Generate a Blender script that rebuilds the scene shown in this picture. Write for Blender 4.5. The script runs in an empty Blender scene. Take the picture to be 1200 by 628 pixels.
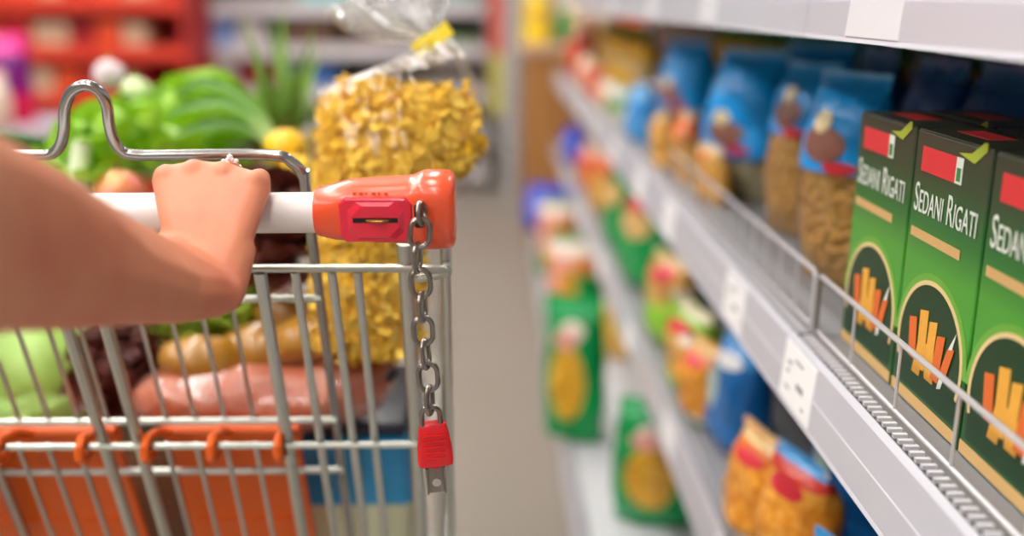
import bpy, bmesh, math, random
from mathutils import Vector as V, Matrix, noise
PI = math.pi
S = bpy.context.scene
COL = S.collection
RND = random.Random(7)

# ------------------------------------------------------------------ camera
PITCH, YAW, FPX, CZ = math.radians(15.13), math.radians(0.914), 1150.0, 1.16
CAM = V((0, 0, CZ))
F_ = V((math.sin(YAW)*math.cos(PITCH), math.cos(YAW)*math.cos(PITCH), -math.sin(PITCH)))
R_ = V((math.cos(YAW), -math.sin(YAW), 0))
U_ = R_.cross(F_)
def ray(px, py): return F_ + R_*((px-600)/FPX) + U_*((314-py)/FPX)
def P(px, py, d): return CAM + ray(px, py)*d
def PY(px, py, y): r = ray(px, py); return CAM + r*(y/r.y)
def PX(px, py, x): r = ray(px, py); return CAM + r*(x/r.x)

cd = bpy.data.cameras.new('camera'); cam = bpy.data.objects.new('camera', cd); COL.objects.link(cam)
cam.location = CAM; cam.rotation_euler = (PI/2-PITCH, 0, -YAW)
cd.sensor_width = 36; cd.lens = FPX*36/1200; cd.clip_start = 0.02; cd.clip_end = 60
cd.dof.use_dof = True; cd.dof.focus_distance = 0.69; cd.dof.aperture_fstop = 1.75; cd.dof.aperture_blades = 0
S.camera = cam

# ------------------------------------------------------------------ materials
def lin(c):
    if isinstance(c, str): c = tuple(int(c[i:i+2], 16)/255 for i in (0, 2, 4))
    return tuple((x/12.92 if x <= .04045 else ((x+.055)/1.055)**2.4) for x in c[:3]) + (1,)
class NT:
    def __init__(s, name):
        s.m = bpy.data.materials.new(name); s.m.use_nodes = True; s.t = s.m.node_tree; s.t.nodes.clear()
        s.out = s.n('ShaderNodeOutputMaterial')
    def n(s, typ, **kw):
        x = s.t.nodes.new(typ)
        for k, v in kw.items():
            if k.startswith('i_'):
                key = k[2:]; x.inputs[int(key) if key.isdigit() else key].default_value = v
            else: setattr(x, k, v)
        return x
    def l(s, a, b): s.t.links.new(a, b)
    def mixc(s, fac, a, b, blend='MIX'):
        x = s.n('ShaderNodeMix', data_type='RGBA', blend_type=blend)
        for i, v in ((0, fac), (6, a), (7, b)):
            if isinstance(v, bpy.types.NodeSocket): s.l(v, x.inputs[i])
            else: x.inputs[i].default_value = v
        return x.outputs[2]
    def math(s, op, a, b=None, clamp=False):
        x = s.n('ShaderNodeMath', operation=op); x.use_clamp = clamp
        for i, v in ((0, a), (1, b)):
            if v is None: continue
            if isinstance(v, bpy.types.NodeSocket): s.l(v, x.inputs[i])
            else: x.inputs[i].default_value = v
        return x.outputs[0]
    def ramp(s, fac, stops, interp='LINEAR'):
        x = s.n('ShaderNodeValToRGB'); x.color_ramp.interpolation = interp
        e = x.color_ramp.elements
        while len(e) < len(stops): e.new(.5)
        for k, (p, c) in enumerate(stops): e[k].position = p; e[k].color = c
        s.l(fac, x.inputs[0]); return x.outputs[0]
    def noise(s, scale, detail=3, coord='Object', rough=.55):
        tc = s.n('ShaderNodeTexCoord'); x = s.n('ShaderNodeTexNoise', i_Scale=scale, i_Detail=detail, i_Roughness=rough)
        s.l(tc.outputs[coord], x.inputs['Vector']); return x.outputs['Fac']
    def bsdf(s, col, rough=.5, metal=0, spec=.5, coat=0, bump=None, bstr=.3, bdist=.002, sss=0, sub=(1, .3, .15), trans=0):
        b = s.n('ShaderNodeBsdfPrincipled')
        for k, v in (('Base Color', col), ('Roughness', rough), ('Metallic', metal), ('Specular IOR Level', spec), ('Coat Weight', coat), ('Subsurface Weight', sss), ('Transmission Weight', trans)):
            if isinstance(v, bpy.types.NodeSocket): s.l(v, b.inputs[k])
            else: b.inputs[k].default_value = v
        if coat: b.inputs['Coat Roughness'].default_value = .12
        if sss: b.inputs['Subsurface Radius'].default_value = sub; b.inputs['Subsurface Scale'].default_value = .006
        if bump is not None:
            bp = s.n('ShaderNodeBump', i_Strength=bstr, i_Distance=bdist); s.l(bump, bp.inputs['Height']); s.l(bp.outputs[0], b.inputs['Normal'])
        s.l(b.outputs[0], s.out.inputs[0]); return b
_mc = {}
def mat(name, c, rough=.5, metal=0, var=.12, nscale=25, bump=0, **kw):
    if name in _mc: return _mc[name]
    t = NT(name); c = lin(c); d = tuple(x*(1-var) for x in c[:3])+(1,)
    nz = t.noise(nscale)
    t.bsdf(t.mixc(nz, c, d), rough, metal, bump=nz if bump else None, bstr=bump, **kw)
    _mc[name] = t.m; return t.m

STEEL = mat('zinc_wire', 'c2c4ba', .36, 1, .12, 60)
CHROME = mat('polished_steel', 'a9a6a2', .22, 1, .15, 40)
CHAINM = mat('chain_steel', '9c948b', .3, 1, .3, 90, bump=.15)
WHITEP = mat('white_handle_plastic', 'e9e4e0', .25, 0, .04, coat=.4)
ORANGE = mat('orange_lock_plastic', 'f0572f', .3, 0, .06, coat=.35)
REDP = mat('red_insert_plastic', 'e81f40', .3, 0, .06, coat=.4)
REDK = mat('red_key_plastic', 'e8161f', .35, 0, .05, coat=.2)
FLAP = mat('orange_flap_plastic', 'f4660c', .4, 0, .1, 9)
BLACK = mat('black_slot', '100e0d', .6)
COINM = mat('brass_coin', 'b98a4c', .35, 1, .3, 300)
GREYSH = mat('shelf_grey_metal', 'cfcdd2', .42, 0, .05, 6)
RAILM = mat('price_rail_plastic', 'bfbec6', .3, 0, .05, 8, coat=.25)
BACKP = mat('shelf_back_metal', 'a3a2a6', .5, 0, .1, 4)
TAGM = mat('price_tag_paper', 'f1efee', .5, 0, .03)
PRINT = mat('tag_print', '8c8b90', .6)
WIRE = mat('fence_wire', 'cfcbce', .35, .35, .1)
RUB = mat('wheel_rubber', '3a3a3c', .6)
WOOD = NT('warm_wood'); _n = WOOD.noise(3, 5)
_tc = WOOD.n('ShaderNodeTexCoord'); _w = WOOD.n('ShaderNodeTexWave', i_Scale=4, i_Distortion=4, i_Detail=3, bands_direction='X'); WOOD.l(_tc.outputs['Object'], _w.inputs[0])
WOOD.bsdf(WOOD.mixc(_w.outputs['Fac'], lin('b98043'), lin('a87038')), .5); WOOD = WOOD.m

# floor
t = NT('speckled_stone_floor'); n1 = t.noise(150, 4, rough=.75); n2 = t.noise(3, 3)
t.bsdf(t.mixc(t.ramp(n1, [(.35, (0, 0, 0, 1)), (.7, (1, 1, 1, 1))]), t.mixc(n2, lin('a09589'), lin('aca196')), lin('6c6359')), .38, bump=n2, bstr=.02)
FLOORM = t.m

# skin
t = NT('skin'); a = t.noise(28, 4); b = t.noise(420, 2); c = t.noise(9, 2)
col = t.mixc(t.ramp(a, [(.35, (0, 0, 0, 1)), (.7, (1, 1, 1, 1))]), lin('d98c68'), lin('d17a5e'))
col = t.mixc(t.ramp(c, [(.4, (0, 0, 0, 1)), (.65, (.6, .6, .6, 1))]), col, lin('df9a76'))
t.bsdf(col, .48, spec=.4, bump=b, bstr=.12, bdist=.0006, sss=.12)
SKIN = t.m

# clear film: a thin sheet, mostly see-through with a fresnel sheen
def film(name, tint='ffffff', sheen=.10, haze=.05, scale=30, bstr=.35):
    t = NT(name); nz = t.noise(scale, 4)
    bp = t.n('ShaderNodeBump', i_Strength=bstr, i_Distance=.006); t.l(nz, bp.inputs['Height'])
    tr = t.n('ShaderNodeBsdfTransparent', i_Color=lin(tint))
    gl = t.n('ShaderNodeBsdfGlossy', i_Roughness=.08); t.l(bp.outputs[0], gl.inputs['Normal'])
    df = t.n('ShaderNodeBsdfTranslucent', i_Color=(.9, .9, .9, 1)); t.l(bp.outputs[0], df.inputs['Normal'])
    fr = t.n('ShaderNodeLayerWeight', i_Blend=.5); t.l(bp.outputs[0], fr.inputs['Normal'])
    fac = t.math('ADD', t.math('MULTIPLY', t.math('POWER', fr.outputs['Facing'], 3.5), .55), sheen-.04, True)
    m1 = t.n('ShaderNodeMixShader'); m1.inputs[0].default_value = haze; t.l(tr.outputs[0], m1.inputs[1]); t.l(df.outputs[0], m1.inputs[2])
    m2 = t.n('ShaderNodeMixShader'); t.l(fac, m2.inputs[0]); t.l(m1.outputs[0], m2.inputs[1]); t.l(gl.outputs[0], m2.inputs[2])
    t.l(m2.outputs[0], t.out.inputs[0]); return t.m
FILM = film('clear_film', sheen=.065, haze=.04, scale=22, bstr=.22)
FILMT = film('shelf_bag_film', 'f6f4f0', .10, .04, 40)
NECKF = film('gathered_film', 'ffffff', .2, .26, 55, .7)

# ------------------------------------------------------------------ mesh helpers
class MB:
    def __init__(s): s.bm = bmesh.new()
    def box(s, lo, hi, bev=0, mi=0, seg=2):
        lo, hi = V(lo), V(hi); c = (lo+hi)/2; d = hi-lo
        r = bmesh.ops.create_cube(s.bm, size=1, matrix=Matrix.Translation(c) @ Matrix.Diagonal((*d, 1)))
        vs = r['verts']; fs = set(f for v in vs for f in v.link_faces)
        for f in fs: f.material_index = mi
        if bev:
            es = list(set(e for v in vs for e in v.link_edges))
            q = bmesh.ops.bevel(s.bm, geom=es, offset=bev, segments=seg, affect='EDGES', profile=.5)
            for f in q['faces']: f.material_index = mi
        return s
    def tube(s, pts, r, n=8, closed=False, mi=0, cap=True):
        pts = [V(p) for p in pts]; m = len(pts)
        rs = r if isinstance(r, (list, tuple)) else [r]*m
        tang = []
        for i in range(m):
            a = pts[(i-1) % m] if (closed or i) else pts[i]; b = pts[(i+1) % m] if (closed or i < m-1) else pts[i]
            tang.append((b-a).normalized())
        up = V((0, 0, 1)) if abs(tang[0].z) < .9 else V((0, 1, 0))
        nrm = (up - tang[0]*up.dot(tang[0])).normalized(); rings = []
        for i in range(m):
            if i:
                nrm = tang[i-1].rotation_difference(tang[i]) @ nrm
                nrm = (nrm - tang[i]*nrm.dot(tang[i])).normalized()
            bi = tang[i].cross(nrm)
            rings.append([s.bm.verts.new(pts[i] + (nrm*math.cos(2*PI*k/n) + bi*math.sin(2*PI*k/n))*rs[i]) for k in range(n)])
        for i in range(m if closed else m-1):
            A, B = rings[i], rings[(i+1) % m]; sh = 0
            if closed and i == m-1: sh = min(range(n), key=lambda q: sum((A[k].co-B[(k+q) % n].co).length for k in range(n)))
            for k in range(n):
                f = s.bm.faces.new((A[k], A[(k+1) % n], B[(k+1+sh) % n], B[(k+sh) % n])); f.material_index = mi
        if cap and not closed:
            for q in (rings[0][::-1], rings[-1]): f = s.bm.faces.new(q); f.material_index = mi
        return s
    def loft(s, rings, cap=True, mi=0, wrap=True):
        R = [[s.bm.verts.new(p) for p in r] for r in rings]; n = len(R[0])
        for A, B in zip(R, R[1:]):
            for k in range(n if wrap else n-1):
                f = s.bm.faces.new((A[k], A[(k+1) % n], B[(k+1) % n], B[k])); f.material_index = mi
        if cap:
            for q in (R[0][::-1], R[-1]): f = s.bm.faces.new(q); f.material_index = mi
        return s
    def lathe(s, prof, c=(0, 0, 0), n=20, mi=0, cap=True):
        c = V(c); return s.loft([[c+V((r*math.cos(2*PI*k/n), r*math.sin(2*PI*k/n), z)) for k in range(n)] for r, z in prof], cap, mi)
    def ell(s, c, r, sub=3, amp=0, fr=8, mi=0, rot=None, seed=0):
        r = (r, r, r) if not hasattr(r, '__len__') else r
        q = bmesh.ops.create_icosphere(s.bm, subdivisions=sub, radius=1)
        for v in q['verts']:
            d = 1 + (amp*noise.noise(v.co*fr*.3+V((seed, 0, 0))) if amp else 0)
            p = V((v.co.x*r[0], v.co.y*r[1], v.co.z*r[2]))*d
            v.co = (rot @ p if rot else p)+V(c)
        for f in set(f for v in q['verts'] for f in v.link_faces): f.material_index = mi
        return s
    def hull(s, sph):
        t = bmesh.new()
        for c, r in sph: bmesh.ops.create_icosphere(t, subdivisions=2, radius=r, matrix=Matrix.Translation(V(c)))
        pts = [v.co.copy() for v in t.verts]; t.free(); t = bmesh.new()
        bmesh.ops.convex_hull(t, input=[t.verts.new(p) for p in pts]); t.verts.index_update()
        mp = {}
        for f in t.faces:
            s.bm.faces.new([mp.setdefault(v.index, None) or mp.__setitem__(v.index, s.bm.verts.new(v.co)) or mp[v.index] for v in f.verts])
        t.free(); return s
    def poly(s, pts, mi=0, th=None):
        f = s.bm.faces.new([s.bm.verts.new(p) for p in pts]); f.material_index = mi
        if th:
            q = bmesh.ops.extrude_face_region(s.bm, geom=[f])
            bmesh.ops.translate(s.bm, verts=[g for g in q['geom'] if isinstance(g, bmesh.types.BMVert)], vec=V(th))
        return s
    def mesh(s, name, mats, smooth=True, angle=40, off=None):
        bmesh.ops.recalc_face_normals(s.bm, faces=s.bm.faces)
        if off is not None: bmesh.ops.translate(s.bm, verts=s.bm.verts, vec=-V(off))
        me = bpy.data.meshes.new(name); s.bm.to_mesh(me); s.bm.free()
        for m in (mats if isinstance(mats, (list, tuple)) else [mats]): me.materials.append(m)
        if smooth:
            me.polygons.foreach_set('use_smooth', [True]*len(me.polygons))
            me.set_sharp_from_angle(angle=math.radians(angle))
        return me
    def build(s, name, mats, parent=None, **kw):
        if parent is not None and 'off' not in kw:
            r = parent
            while r.parent: r = r.parent
            kw['off'] = r.location
        return link(name, s.mesh(name, mats, **kw), parent)
def link(name, me, parent=None):
    o = bpy.data.objects.new(name, me); COL.objects.link(o)
    if parent is not None: o.parent = parent
    return o
def tag(o, label=None, cat=None, group=None, kind=None):
    for k, v in (('label', label), ('category', cat), ('group', group), ('kind', kind)):
        if v: o[k] = v
    return o
def thing(name, loc, label, cat, group=None, rz=0):
    o = link(name, None); o.location = loc; o.rotation_euler = (0, 0, rz); o.empty_display_size = .05
    return tag(o, label, cat, group)
def solo(name, mb, mats, loc, label, cat, group=None, kind=None, **kw):
    """one-mesh thing; verts given in world space, origin moved to loc"""
    o = link(name, mb.mesh(name, mats, off=loc, **kw)); o.location = loc
    return tag(o, label, cat, group, kind)
def copy_tree(o, parent=None):
    c = o.copy(); COL.objects.link(c); c.parent = parent
    for ch in list(o.children): copy_tree(ch, c)
    return c
def smooth_path(pts, n=6):
    pts = [V(p) for p in pts]; out = []
    for i in range(len(pts)-1):
        p0, p1, p2, p3 = pts[max(i-1, 0)], pts[i], pts[i+1], pts[min(i+2, len(pts)-1)]
        for k in range(n):
            u = k/n
            out.append(.5*((2*p1)+(p2-p0)*u+(2*p0-5*p1+4*p2-p3)*u*u+(3*p1-p0-3*p2+p3)*u**3))
    return out+[pts[-1]]
def text_mesh(body, size, extrude=.0002, align='CENTER', caps=()):
    c = bpy.data.curves.new('lettering', 'FONT'); c.body = body; c.size = size; c.extrude = extrude; c.align_x = align; c.resolution_u = 4; c.small_caps_scale = .78
    for i in caps: c.body_format[i].use_small_caps = True
    o = bpy.data.objects.new('lettering', c); COL.objects.link(o)
    me = bpy.data.meshes.new_from_object(o.evaluated_get(bpy.context.evaluated_depsgraph_get()))
    bpy.data.objects.remove(o); bpy.data.curves.remove(c); return me

# ================================================================== SETTING
def struct(name, mb, m): o = mb.build(name, m, smooth=False); o['kind'] = 'structure'; return o
struct('floor', MB().box((-4.2, -4.5, -.05), (2.2, 8.0, 0)), FLOORM)
struct('wall_back', MB().box((-4.2, 7.9, 0), (2.2, 8.0, 3.4)), mat('wall_paint', 'cbc5c0', .8))
struct('ceiling', MB().box((-4.2, -4.5, 3.4), (2.2, 8.0, 3.45)), mat('ceiling_paint', 'e6e4e2', .8))
t = NT('lamp_diffuser'); e = t.n('ShaderNodeEmission', i_Strength=22.0, i_Color=(1, .97, .93, 1)); t.l(e.outputs[0], t.out.inputs[0]); LAMP = t.m
HOUS = mat('lamp_housing', 'd8d8d8', .5)
for i, (x, y) in enumerate([(-3.0, -.6), (-3.0, 1.0), (-3.0, 2.6), (-3.0, 4.2), (-3.0, 5.8), (-1.5, .3), (-1.5, 1.9), (-1.5, 3.5), (-1.5, 5.1), (-.35, .6), (-.35, 3.8), (-.35, -1.6), (-.35, -3.4), (-1.6, -1.6), (-1.6, -3.4), (-3.0, -2.4), (1.4, 3.0)]):  # the rows behind the camera are added to brighten faces turned towards it
    r = thing('ceiling_light', (x, y, 3.3), 'long white fluorescent fitting on the ceiling above the aisle', 'light', 'ceiling lights above the aisles')
    MB().box((x-.16, y-.75, 3.3), (x+.16, y+.75, 3.399), .01).build('lamp_housing', HOUS, r)
    MB().box((x-.14, y-.73, 3.285), (x+.14, y+.73, 3.2995), .004).build('lamp_diffuser', LAMP, r)

# ================================================================== CART
HX = -0.327                                     # centre line of the cart
A0, DIRV = V((0, .724, .964)), V((0, .3256, -.9455))   # rear gate plane
def GA(px, s): return V((px, A0.y+DIRV.y*s, A0.z+DIRV.z*s))
def on_plane(px, py, o):                         # pixel -> X, s on a leaning plane
    n = V((0, DIRV.z, -DIRV.y)); r = ray(px, py); k = (o-CAM).dot(n)/r.dot(n); q = CAM+r*k
    return q.x, (q.y-o.y)/DIRV.y
BX0, _s = on_plane(102, 182, A0+V((0, .036, 0)))
B0 = A0+V((0, .036, 0))+DIRV*_s                   # child-seat back plane, just behind the gate
def GB(px, s): return V((px, B0.y+DIRV.y*s, B0.z+DIRV.z*s))
SEATS = [on_plane(390, y_, B0)[1] for y_ in (348, 490, 548)]
cart = thing('shopping_cart', (HX, 1.1, 0), 'wire shopping cart with white handle, orange coin lock and orange seat flaps', 'shopping cart')
HY, HZ, HR = .676, 1.018, .0144
# handle bar
MB().tube([(x, HY, HZ) for x in (-.54, -.5, -.3, -.116)], HR, 24).build('handle_bar', WHITEP, cart)
# coin lock housing: lofted rounded sections along X
def section(x, hh, hd, ex, n=32, dy=0, dz=0, tilt=.16):
    out = []
    for k in range(n):
        a = 2*PI*k/n; ca, sa = math.cos(a), math.sin(a)
        y = hd*math.copysign(abs(ca)**(2/ex), ca); z = hh*math.copysign(abs(sa)**(2/ex), sa)
        y, z = y*math.cos(tilt)-z*math.sin(tilt), y*math.sin(tilt)+z*math.cos(tilt)
        out.append(V((x, HY+y+dy, HZ+z+dz)))
    return out
def hx(px): return P(px, 248, .685).x
secs = [(hx(370), .0148, .0148, 2.0), (hx(370.5), .0162, .0160, 2.1), (hx(374), .0172, .0165, 2.2), (hx(392), .0192, .0180, 2.6), (hx(410), .0206, .0188, 3.0), (hx(440), .0214, .0190, 3.4),
        (hx(478), .0226, .0190, 3.4), (hx(486), .0236, .0194, 3.2), (hx(492), .0258, .0206, 3.0), (hx(500), .0272, .0214, 3.0), (hx(515), .0272, .0216, 3.0), (hx(527), .0266, .0212, 3.0), (hx(532), .0248, .0196, 2.8), (hx(534), .0215, .0165, 2.6)]
lock = MB().loft([section(x, a, b, e, dz=.0022 if a > .02 else .001) for x, a, b, e in secs]).build('coin_lock', ORANGE, cart, angle=50)
MB().loft([section(2*HX-x, a, b, e, dz=.0022 if a > .02 else .001) for x, a, b, e in secs]).build('handle_end', ORANGE, cart, angle=50)
# frame for things on the lock's front face: right = +X, up = tilted
T_ = .16; FU = V((0, -math.sin(T_), math.cos(T_))); FN = V((0, -math.cos(T_), -math.sin(T_)))
LC = V(((hx(402)+hx(485))/2, HY, HZ+.0015)) + FN*.0188
def LP(u, w, d): return LC + V((u, 0, 0)) + FU*w + FN*d
hw, hh = (hx(485)-hx(402))/2, .0157
def rrect(hw, hh, c): return [(-hw+c, -hh), (hw-c, -hh), (hw, -hh+c), (hw, hh-c), (hw-c, hh), (-hw+c, hh), (-hw, hh-c), (-hw, -hh+c)]
m = MB()
m.loft([[LP(u, w, -.004) for u, w in rrect(hw, hh, .004)], [LP(u, w, .0006) for u, w in rrect(hw, hh, .004)], [LP(u, w, .0012) for u, w in rrect(hw-.001, hh-.001, .004)],
        [LP(u, w, .0012) for u, w in rrect(hw-.0055, hh-.0022, .006)], [LP(u, w, .0034) for u, w in rrect(hw-.0085, hh-.0045, .0075)]])
ins = m.build('coin_insert', REDP, lock, smooth=False); ins['label'] = 'red coin slot plate'
sw = (hx(468)-hx(417))/2
MB().box((-sw, -.0016, -.0005), (sw, .0016, .0005)).build('coin_slot', BLACK, lock, off=(0, 0, 0)).matrix_local = Matrix.Translation(LP(0, .0012, .0034)-cart.location) @ Matrix((V((1, 0, 0)), FU, FN)).transposed().to_4x4()
cn = MB().lathe([(.0001, -.0009), (.0108, -.0009), (.0115, -.0005), (.0115, .0005), (.0108, .0009), (.0001, .0009)], n=32).build('coin', COINM, lock, off=(0, 0, 0))
# the coin lies edge-on in the slot: its axis is the plate's up direction
cn.matrix_local = Matrix.Translation(LP(.0015, .0012, -.0042)-cart.location) @ Matrix((V((1, 0, 0)), FN*-1, FU)).transposed().to_4x4()
cn['label'] = 'brass coin stuck in the slot'
# small moulded letters on the top edge of the lock (embossed marks, illegible in the photo)
m = MB()
for k, w in enumerate((.0022, .0026, .0012, .0030, .0018, .0026)):
    m.box((-.0125+k*.0042, -.0012, 0), (-.0125+k*.0042+w, .0012, .0005))
emb = m.build('embossed_mark', ORANGE, lock, off=(0, 0, 0), smooth=False)
emb.matrix_local = Matrix.Translation(LP(-.002, .0192, .0001)-cart.location) @ Matrix((V((1, 0, 0)), FU, FN)).transposed().to_4x4()
c0 = LP(hx(494)-LC.x, .0035, .0014)
MB().box((-.0036, -.0085, -.001), (.0036, .0085, .0016), .0015).build('chain_slot', BLACK, lock, off=(0, 0, 0)).matrix_local = Matrix.Translation(c0-cart.location) @ Matrix((V((1, 0, 0)), FU, FN)).transposed().to_4x4()

# chain
chain = link('chain', None, cart); chain.location = (0, 0, 0)
def link_pts(c, L, W, ax, side):
    ax = ax.normalized(); side = (side-ax*side.dot(ax)).normalized(); out = []
    h = L/2-W/2
    for k in range(12): a = -PI/2+PI*k/11; out.append(c+ax*(h+W/2*math.cos(a))+side*(W/2*math.sin(a)))
    for k in range(12): a = PI/2+PI*k/11; out.append(c+ax*(-h+W/2*math.cos(a))+side*(W/2*math.sin(a)))
    return out
lk = [(494, 250, .658, 30, 'e'), (492, 273, .657, 39, 'f'), (489, 302, .664, 38, 'e'), (493, 332, .668, 38, 'f'), (495, 360, .673, 38, 'e'), (496, 388, .678, 38, 'f'), (499, 415, .682, 38, 'e'), (502, 442, .686, 38, 'f'), (503.5, 469, .690, 38, 'e'), (505, 491, .694, 36, 'f')]
for i, (x, y, d, L, fe) in enumerate(lk):
    a = P(*lk[max(i-1, 0)][:3]); b = P(*lk[min(i+1, len(lk)-1)][:3]); ax = a-b
    if i == 0: ax = V((0, .45, .9))
    side = (V((1, .15, 0)) if fe == 'f' else V((.22, 1, .1)))
    me = MB().tube(link_pts(P(x, y, d), L/FPX*d-.0028, 0.0130, ax, side), .0019, 8, closed=True)
    me.build('chain_link', CHAINM, chain, off=cart.location)
# red key with metal tongue
K = P(509, 520, .702); kx, kz = V((1, .12, .07)).normalized(), None
kz = (V((-.05, -.04, 1))).normalized(); kx = (kx-kz*kx.dot(kz)).normalized(); ky = kz.cross(kx)
KM = Matrix.Translation(K-cart.location) @ Matrix((kx, ky, kz)).transposed().to_4x4()
m = MB(); prof = [(-.0172, .0100, .0030), (-.0160, .0124, .0045), (-.0120, .0129, .0048), (-.002, .0124, .0048), (.010, .0108, .0046), (.0158, .0096, .0042), (.0172, .0080, .003)]
def rr(hw, hd, z, n=24, ex=4.5):
    return [V((hw*math.copysign(abs(math.cos(a))**(2/ex), math.cos(a)), hd*math.copysign(abs(math.sin(a))**(2/ex), math.sin(a)), z)) for a in [2*PI*k/n for k in range(n)]]
m.loft([rr(w, d, z) for z, w, d in prof])
for k in range(5): m.box((-.0082+.0003*k, -.0060, .0088-.0044*k-.0008), (.0082-.0003*k, -.0044, .0088-.0044*k+.0008), .0005)
m.box((-.002, -.003, -.0192), (.002, .003, -.0168), .0006)
key = m.build('lock_key', REDK, cart, off=(0, 0, 0)); key.matrix_local = KM; key['label'] = 'red plastic key hanging on the chain'
m = MB().box((-.0078, -.0012, -.0385), (.0062, .0012, -.0165), .0005)
m.box((-.0078, -.0032, -.0385), (-.0064, -.0012, -.018)).box((.0048, -.0032, -.0385), (.0062, -.0012, -.018))
tg = m.build('key_tongue', CHAINM, key, off=(0, 0, 0))
MB().lathe([(.0001, 0), (.0032, 0), (.0032, .0006), (.0001, .0006)]).build('tongue_dimple', mat('bright_steel', 'd5d2ce', .25, 1), key, off=(0, 0, 0)).matrix_local = Matrix.Translation((-.0006, -.0014, -.030)) @ Matrix.Rotation(PI/2, 4, 'X')

# rear gate: rim, cross wire, uprights (mirrored about the centre line)
SB = .375
gate = MB().tube(smooth_path([GA(2*HX+.062, .01), GA(2*HX+.055, .0), GA(HX, 0), GA(-.055, 0), GA(-.062, .01)]), .0034, 10).build('rear_gate', STEEL, cart)
for s_ in (.181, SB): MB().tube([GA(2*HX+.05, s_)-V((0, .006, 0)), GA(-.05, s_)-V((0, .006, 0))], .0032, 8).build('cross_wire', STEEL, gate)
ups = []
for px, r in ((305, .0052), (346, .0036), (389, .0036), (419, .0034)):
    x0, _ = on_plane(px, 321, A0); x1, _ = on_plane({305: 355, 346: 392, 389: 428, 419: 451}[px], 628, A0); ups.append((x0, x1, r))
for x0, x1, r in ups:
    for sg in (0, 1):
        a, b = (x0, x1) if not sg else (2*HX-x0, 2*HX-x1)
        MB().tube([GA(a, .002), GA(a+(b-a)*SB/.3036, SB)], r, 8).build('upright_wire', STEEL, gate)
for px in (82, 127):
    x, _ = on_plane(px, 393, A0); MB().tube([GA(x, .0), GA(x, SB)], .005, 8).build('upright_wire', STEEL, gate)
for k in range(-9, 9):                          # thin wires below the leg openings
    x, _ = on_plane(193+35*k, 514, A0)
    if 2*HX+.06 < x < -.2 and min(abs(x-on_plane(q, 393, A0)[0]) for q in (82, 127)) > .012 and abs(x-HX) < .17:
        MB().tube([GA(x, .181), GA(x, SB)], .0021, 6).build('thin_wire', STEEL, gate)
# child seat back with the bumped top bar
bx = on_plane(393, 490, B0)[0]
def gb(px, py): return GB(*on_plane(px, py, B0))
top = [GB(2*BX0-bx, .42), GB(2*BX0-bx, .05), GB(2*BX0-bx, .02), GB(2*BX0-bx+.008, .006), GB(2*BX0-bx+.025, 0)]
top += [gb(x, y) for x, y in ((20, 182), (44, 182), (61, 180), (71, 169), (75, 150), (76, 126), (84, 108), (100, 100), (116, 107), (125, 124), (128, 146), (134, 166), (146, 179), (165, 182), (190, 182))]
top += [GB(bx-.025, 0), GB(bx-.008, .006), GB(bx, .02), GB(bx, .05), GB(bx, .42)]
seat = MB().tube(smooth_path(top, 5), .0042, 12).build('child_seat', CHROME, cart)
for s_ in SEATS: MB().tube([GB(2*BX0-bx, s_)-V((0, .0045, 0)), GB(bx+.002, s_)-V((0, .0045, 0))], .0034, 8).build('cross_wire', STEEL, seat)
for k in range(-6, 5):
    x, _ = on_plane(193+34.5*k, 485, B0)
    if abs(x-BX0) < abs(bx-BX0)-.012: MB().tube([GB(x, SEATS[0]), GB(x, SEATS[1])], .0020, 6).build('thin_wire', STEEL, seat)
# orange flaps hung on the cross wire
def flap(x0, x1, name='seat_flap'):
    m = MB(); n = V((0, DIRV.z, -DIRV.y)).normalized()
    if n.y < 0: n = -n
    ds = on_plane(250, 505, A0+n*.042)[1]-.171
    def fp(x, s_, d): return GA(x, s_+ds)+n*(d+.036)
    for (sa, sb, da, db, ins_) in ((.166, .186, .006, .015, 0), (.186, .385, .009, .014, .003)):
        q = [fp(x0+ins_, sa, da), fp(x1-ins_, sa, da), fp(x1-ins_, sb, da), fp(x0+ins_, sb, da)]
        m.poly(q, th=n*(db-da))
    m.box((0, 0, 0), (0, 0, 0)) if 0 else None
    f = m.build(name, FLAP, cart, smooth=False)
    md = f.modifiers.new('bevel', 'BEVEL'); md.width = .0015; md.segments = 2
    MB().tube([fp(x0+.002, .171, .006), fp(x1-.002, .171, .006)], .0045, 8).build('hinge_bar', FLAP, f)
    for u in (.06, .5, .95):
        x = x0+(x1-x0)*u
        MB().tube([fp(x, .171, .004), fp(x, .169-ds*.6, -.020)]+[GA(x, a_)+n*b_ for a_, b_ in ((.1715, -.004), (.174, -.013), (.181, -.0165), (.188, -.013), (.191, -.004), (.190, .004))], .0042, 8).build('hook', FLAP, f)
    for s_ in (.225, .29): MB().tube([fp(x0+.012, s_, .0085), fp(x1-.012, s_, .0085)], .0016, 6).build('flap_rib', FLAP, f)
    return f
xa, _ = on_plane(165, 516, A0); xb, _ = on_plane(338, 516, A0)
flap(xa, xb); flap(2*HX-xb-.03, 2*HX-xa)
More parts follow.
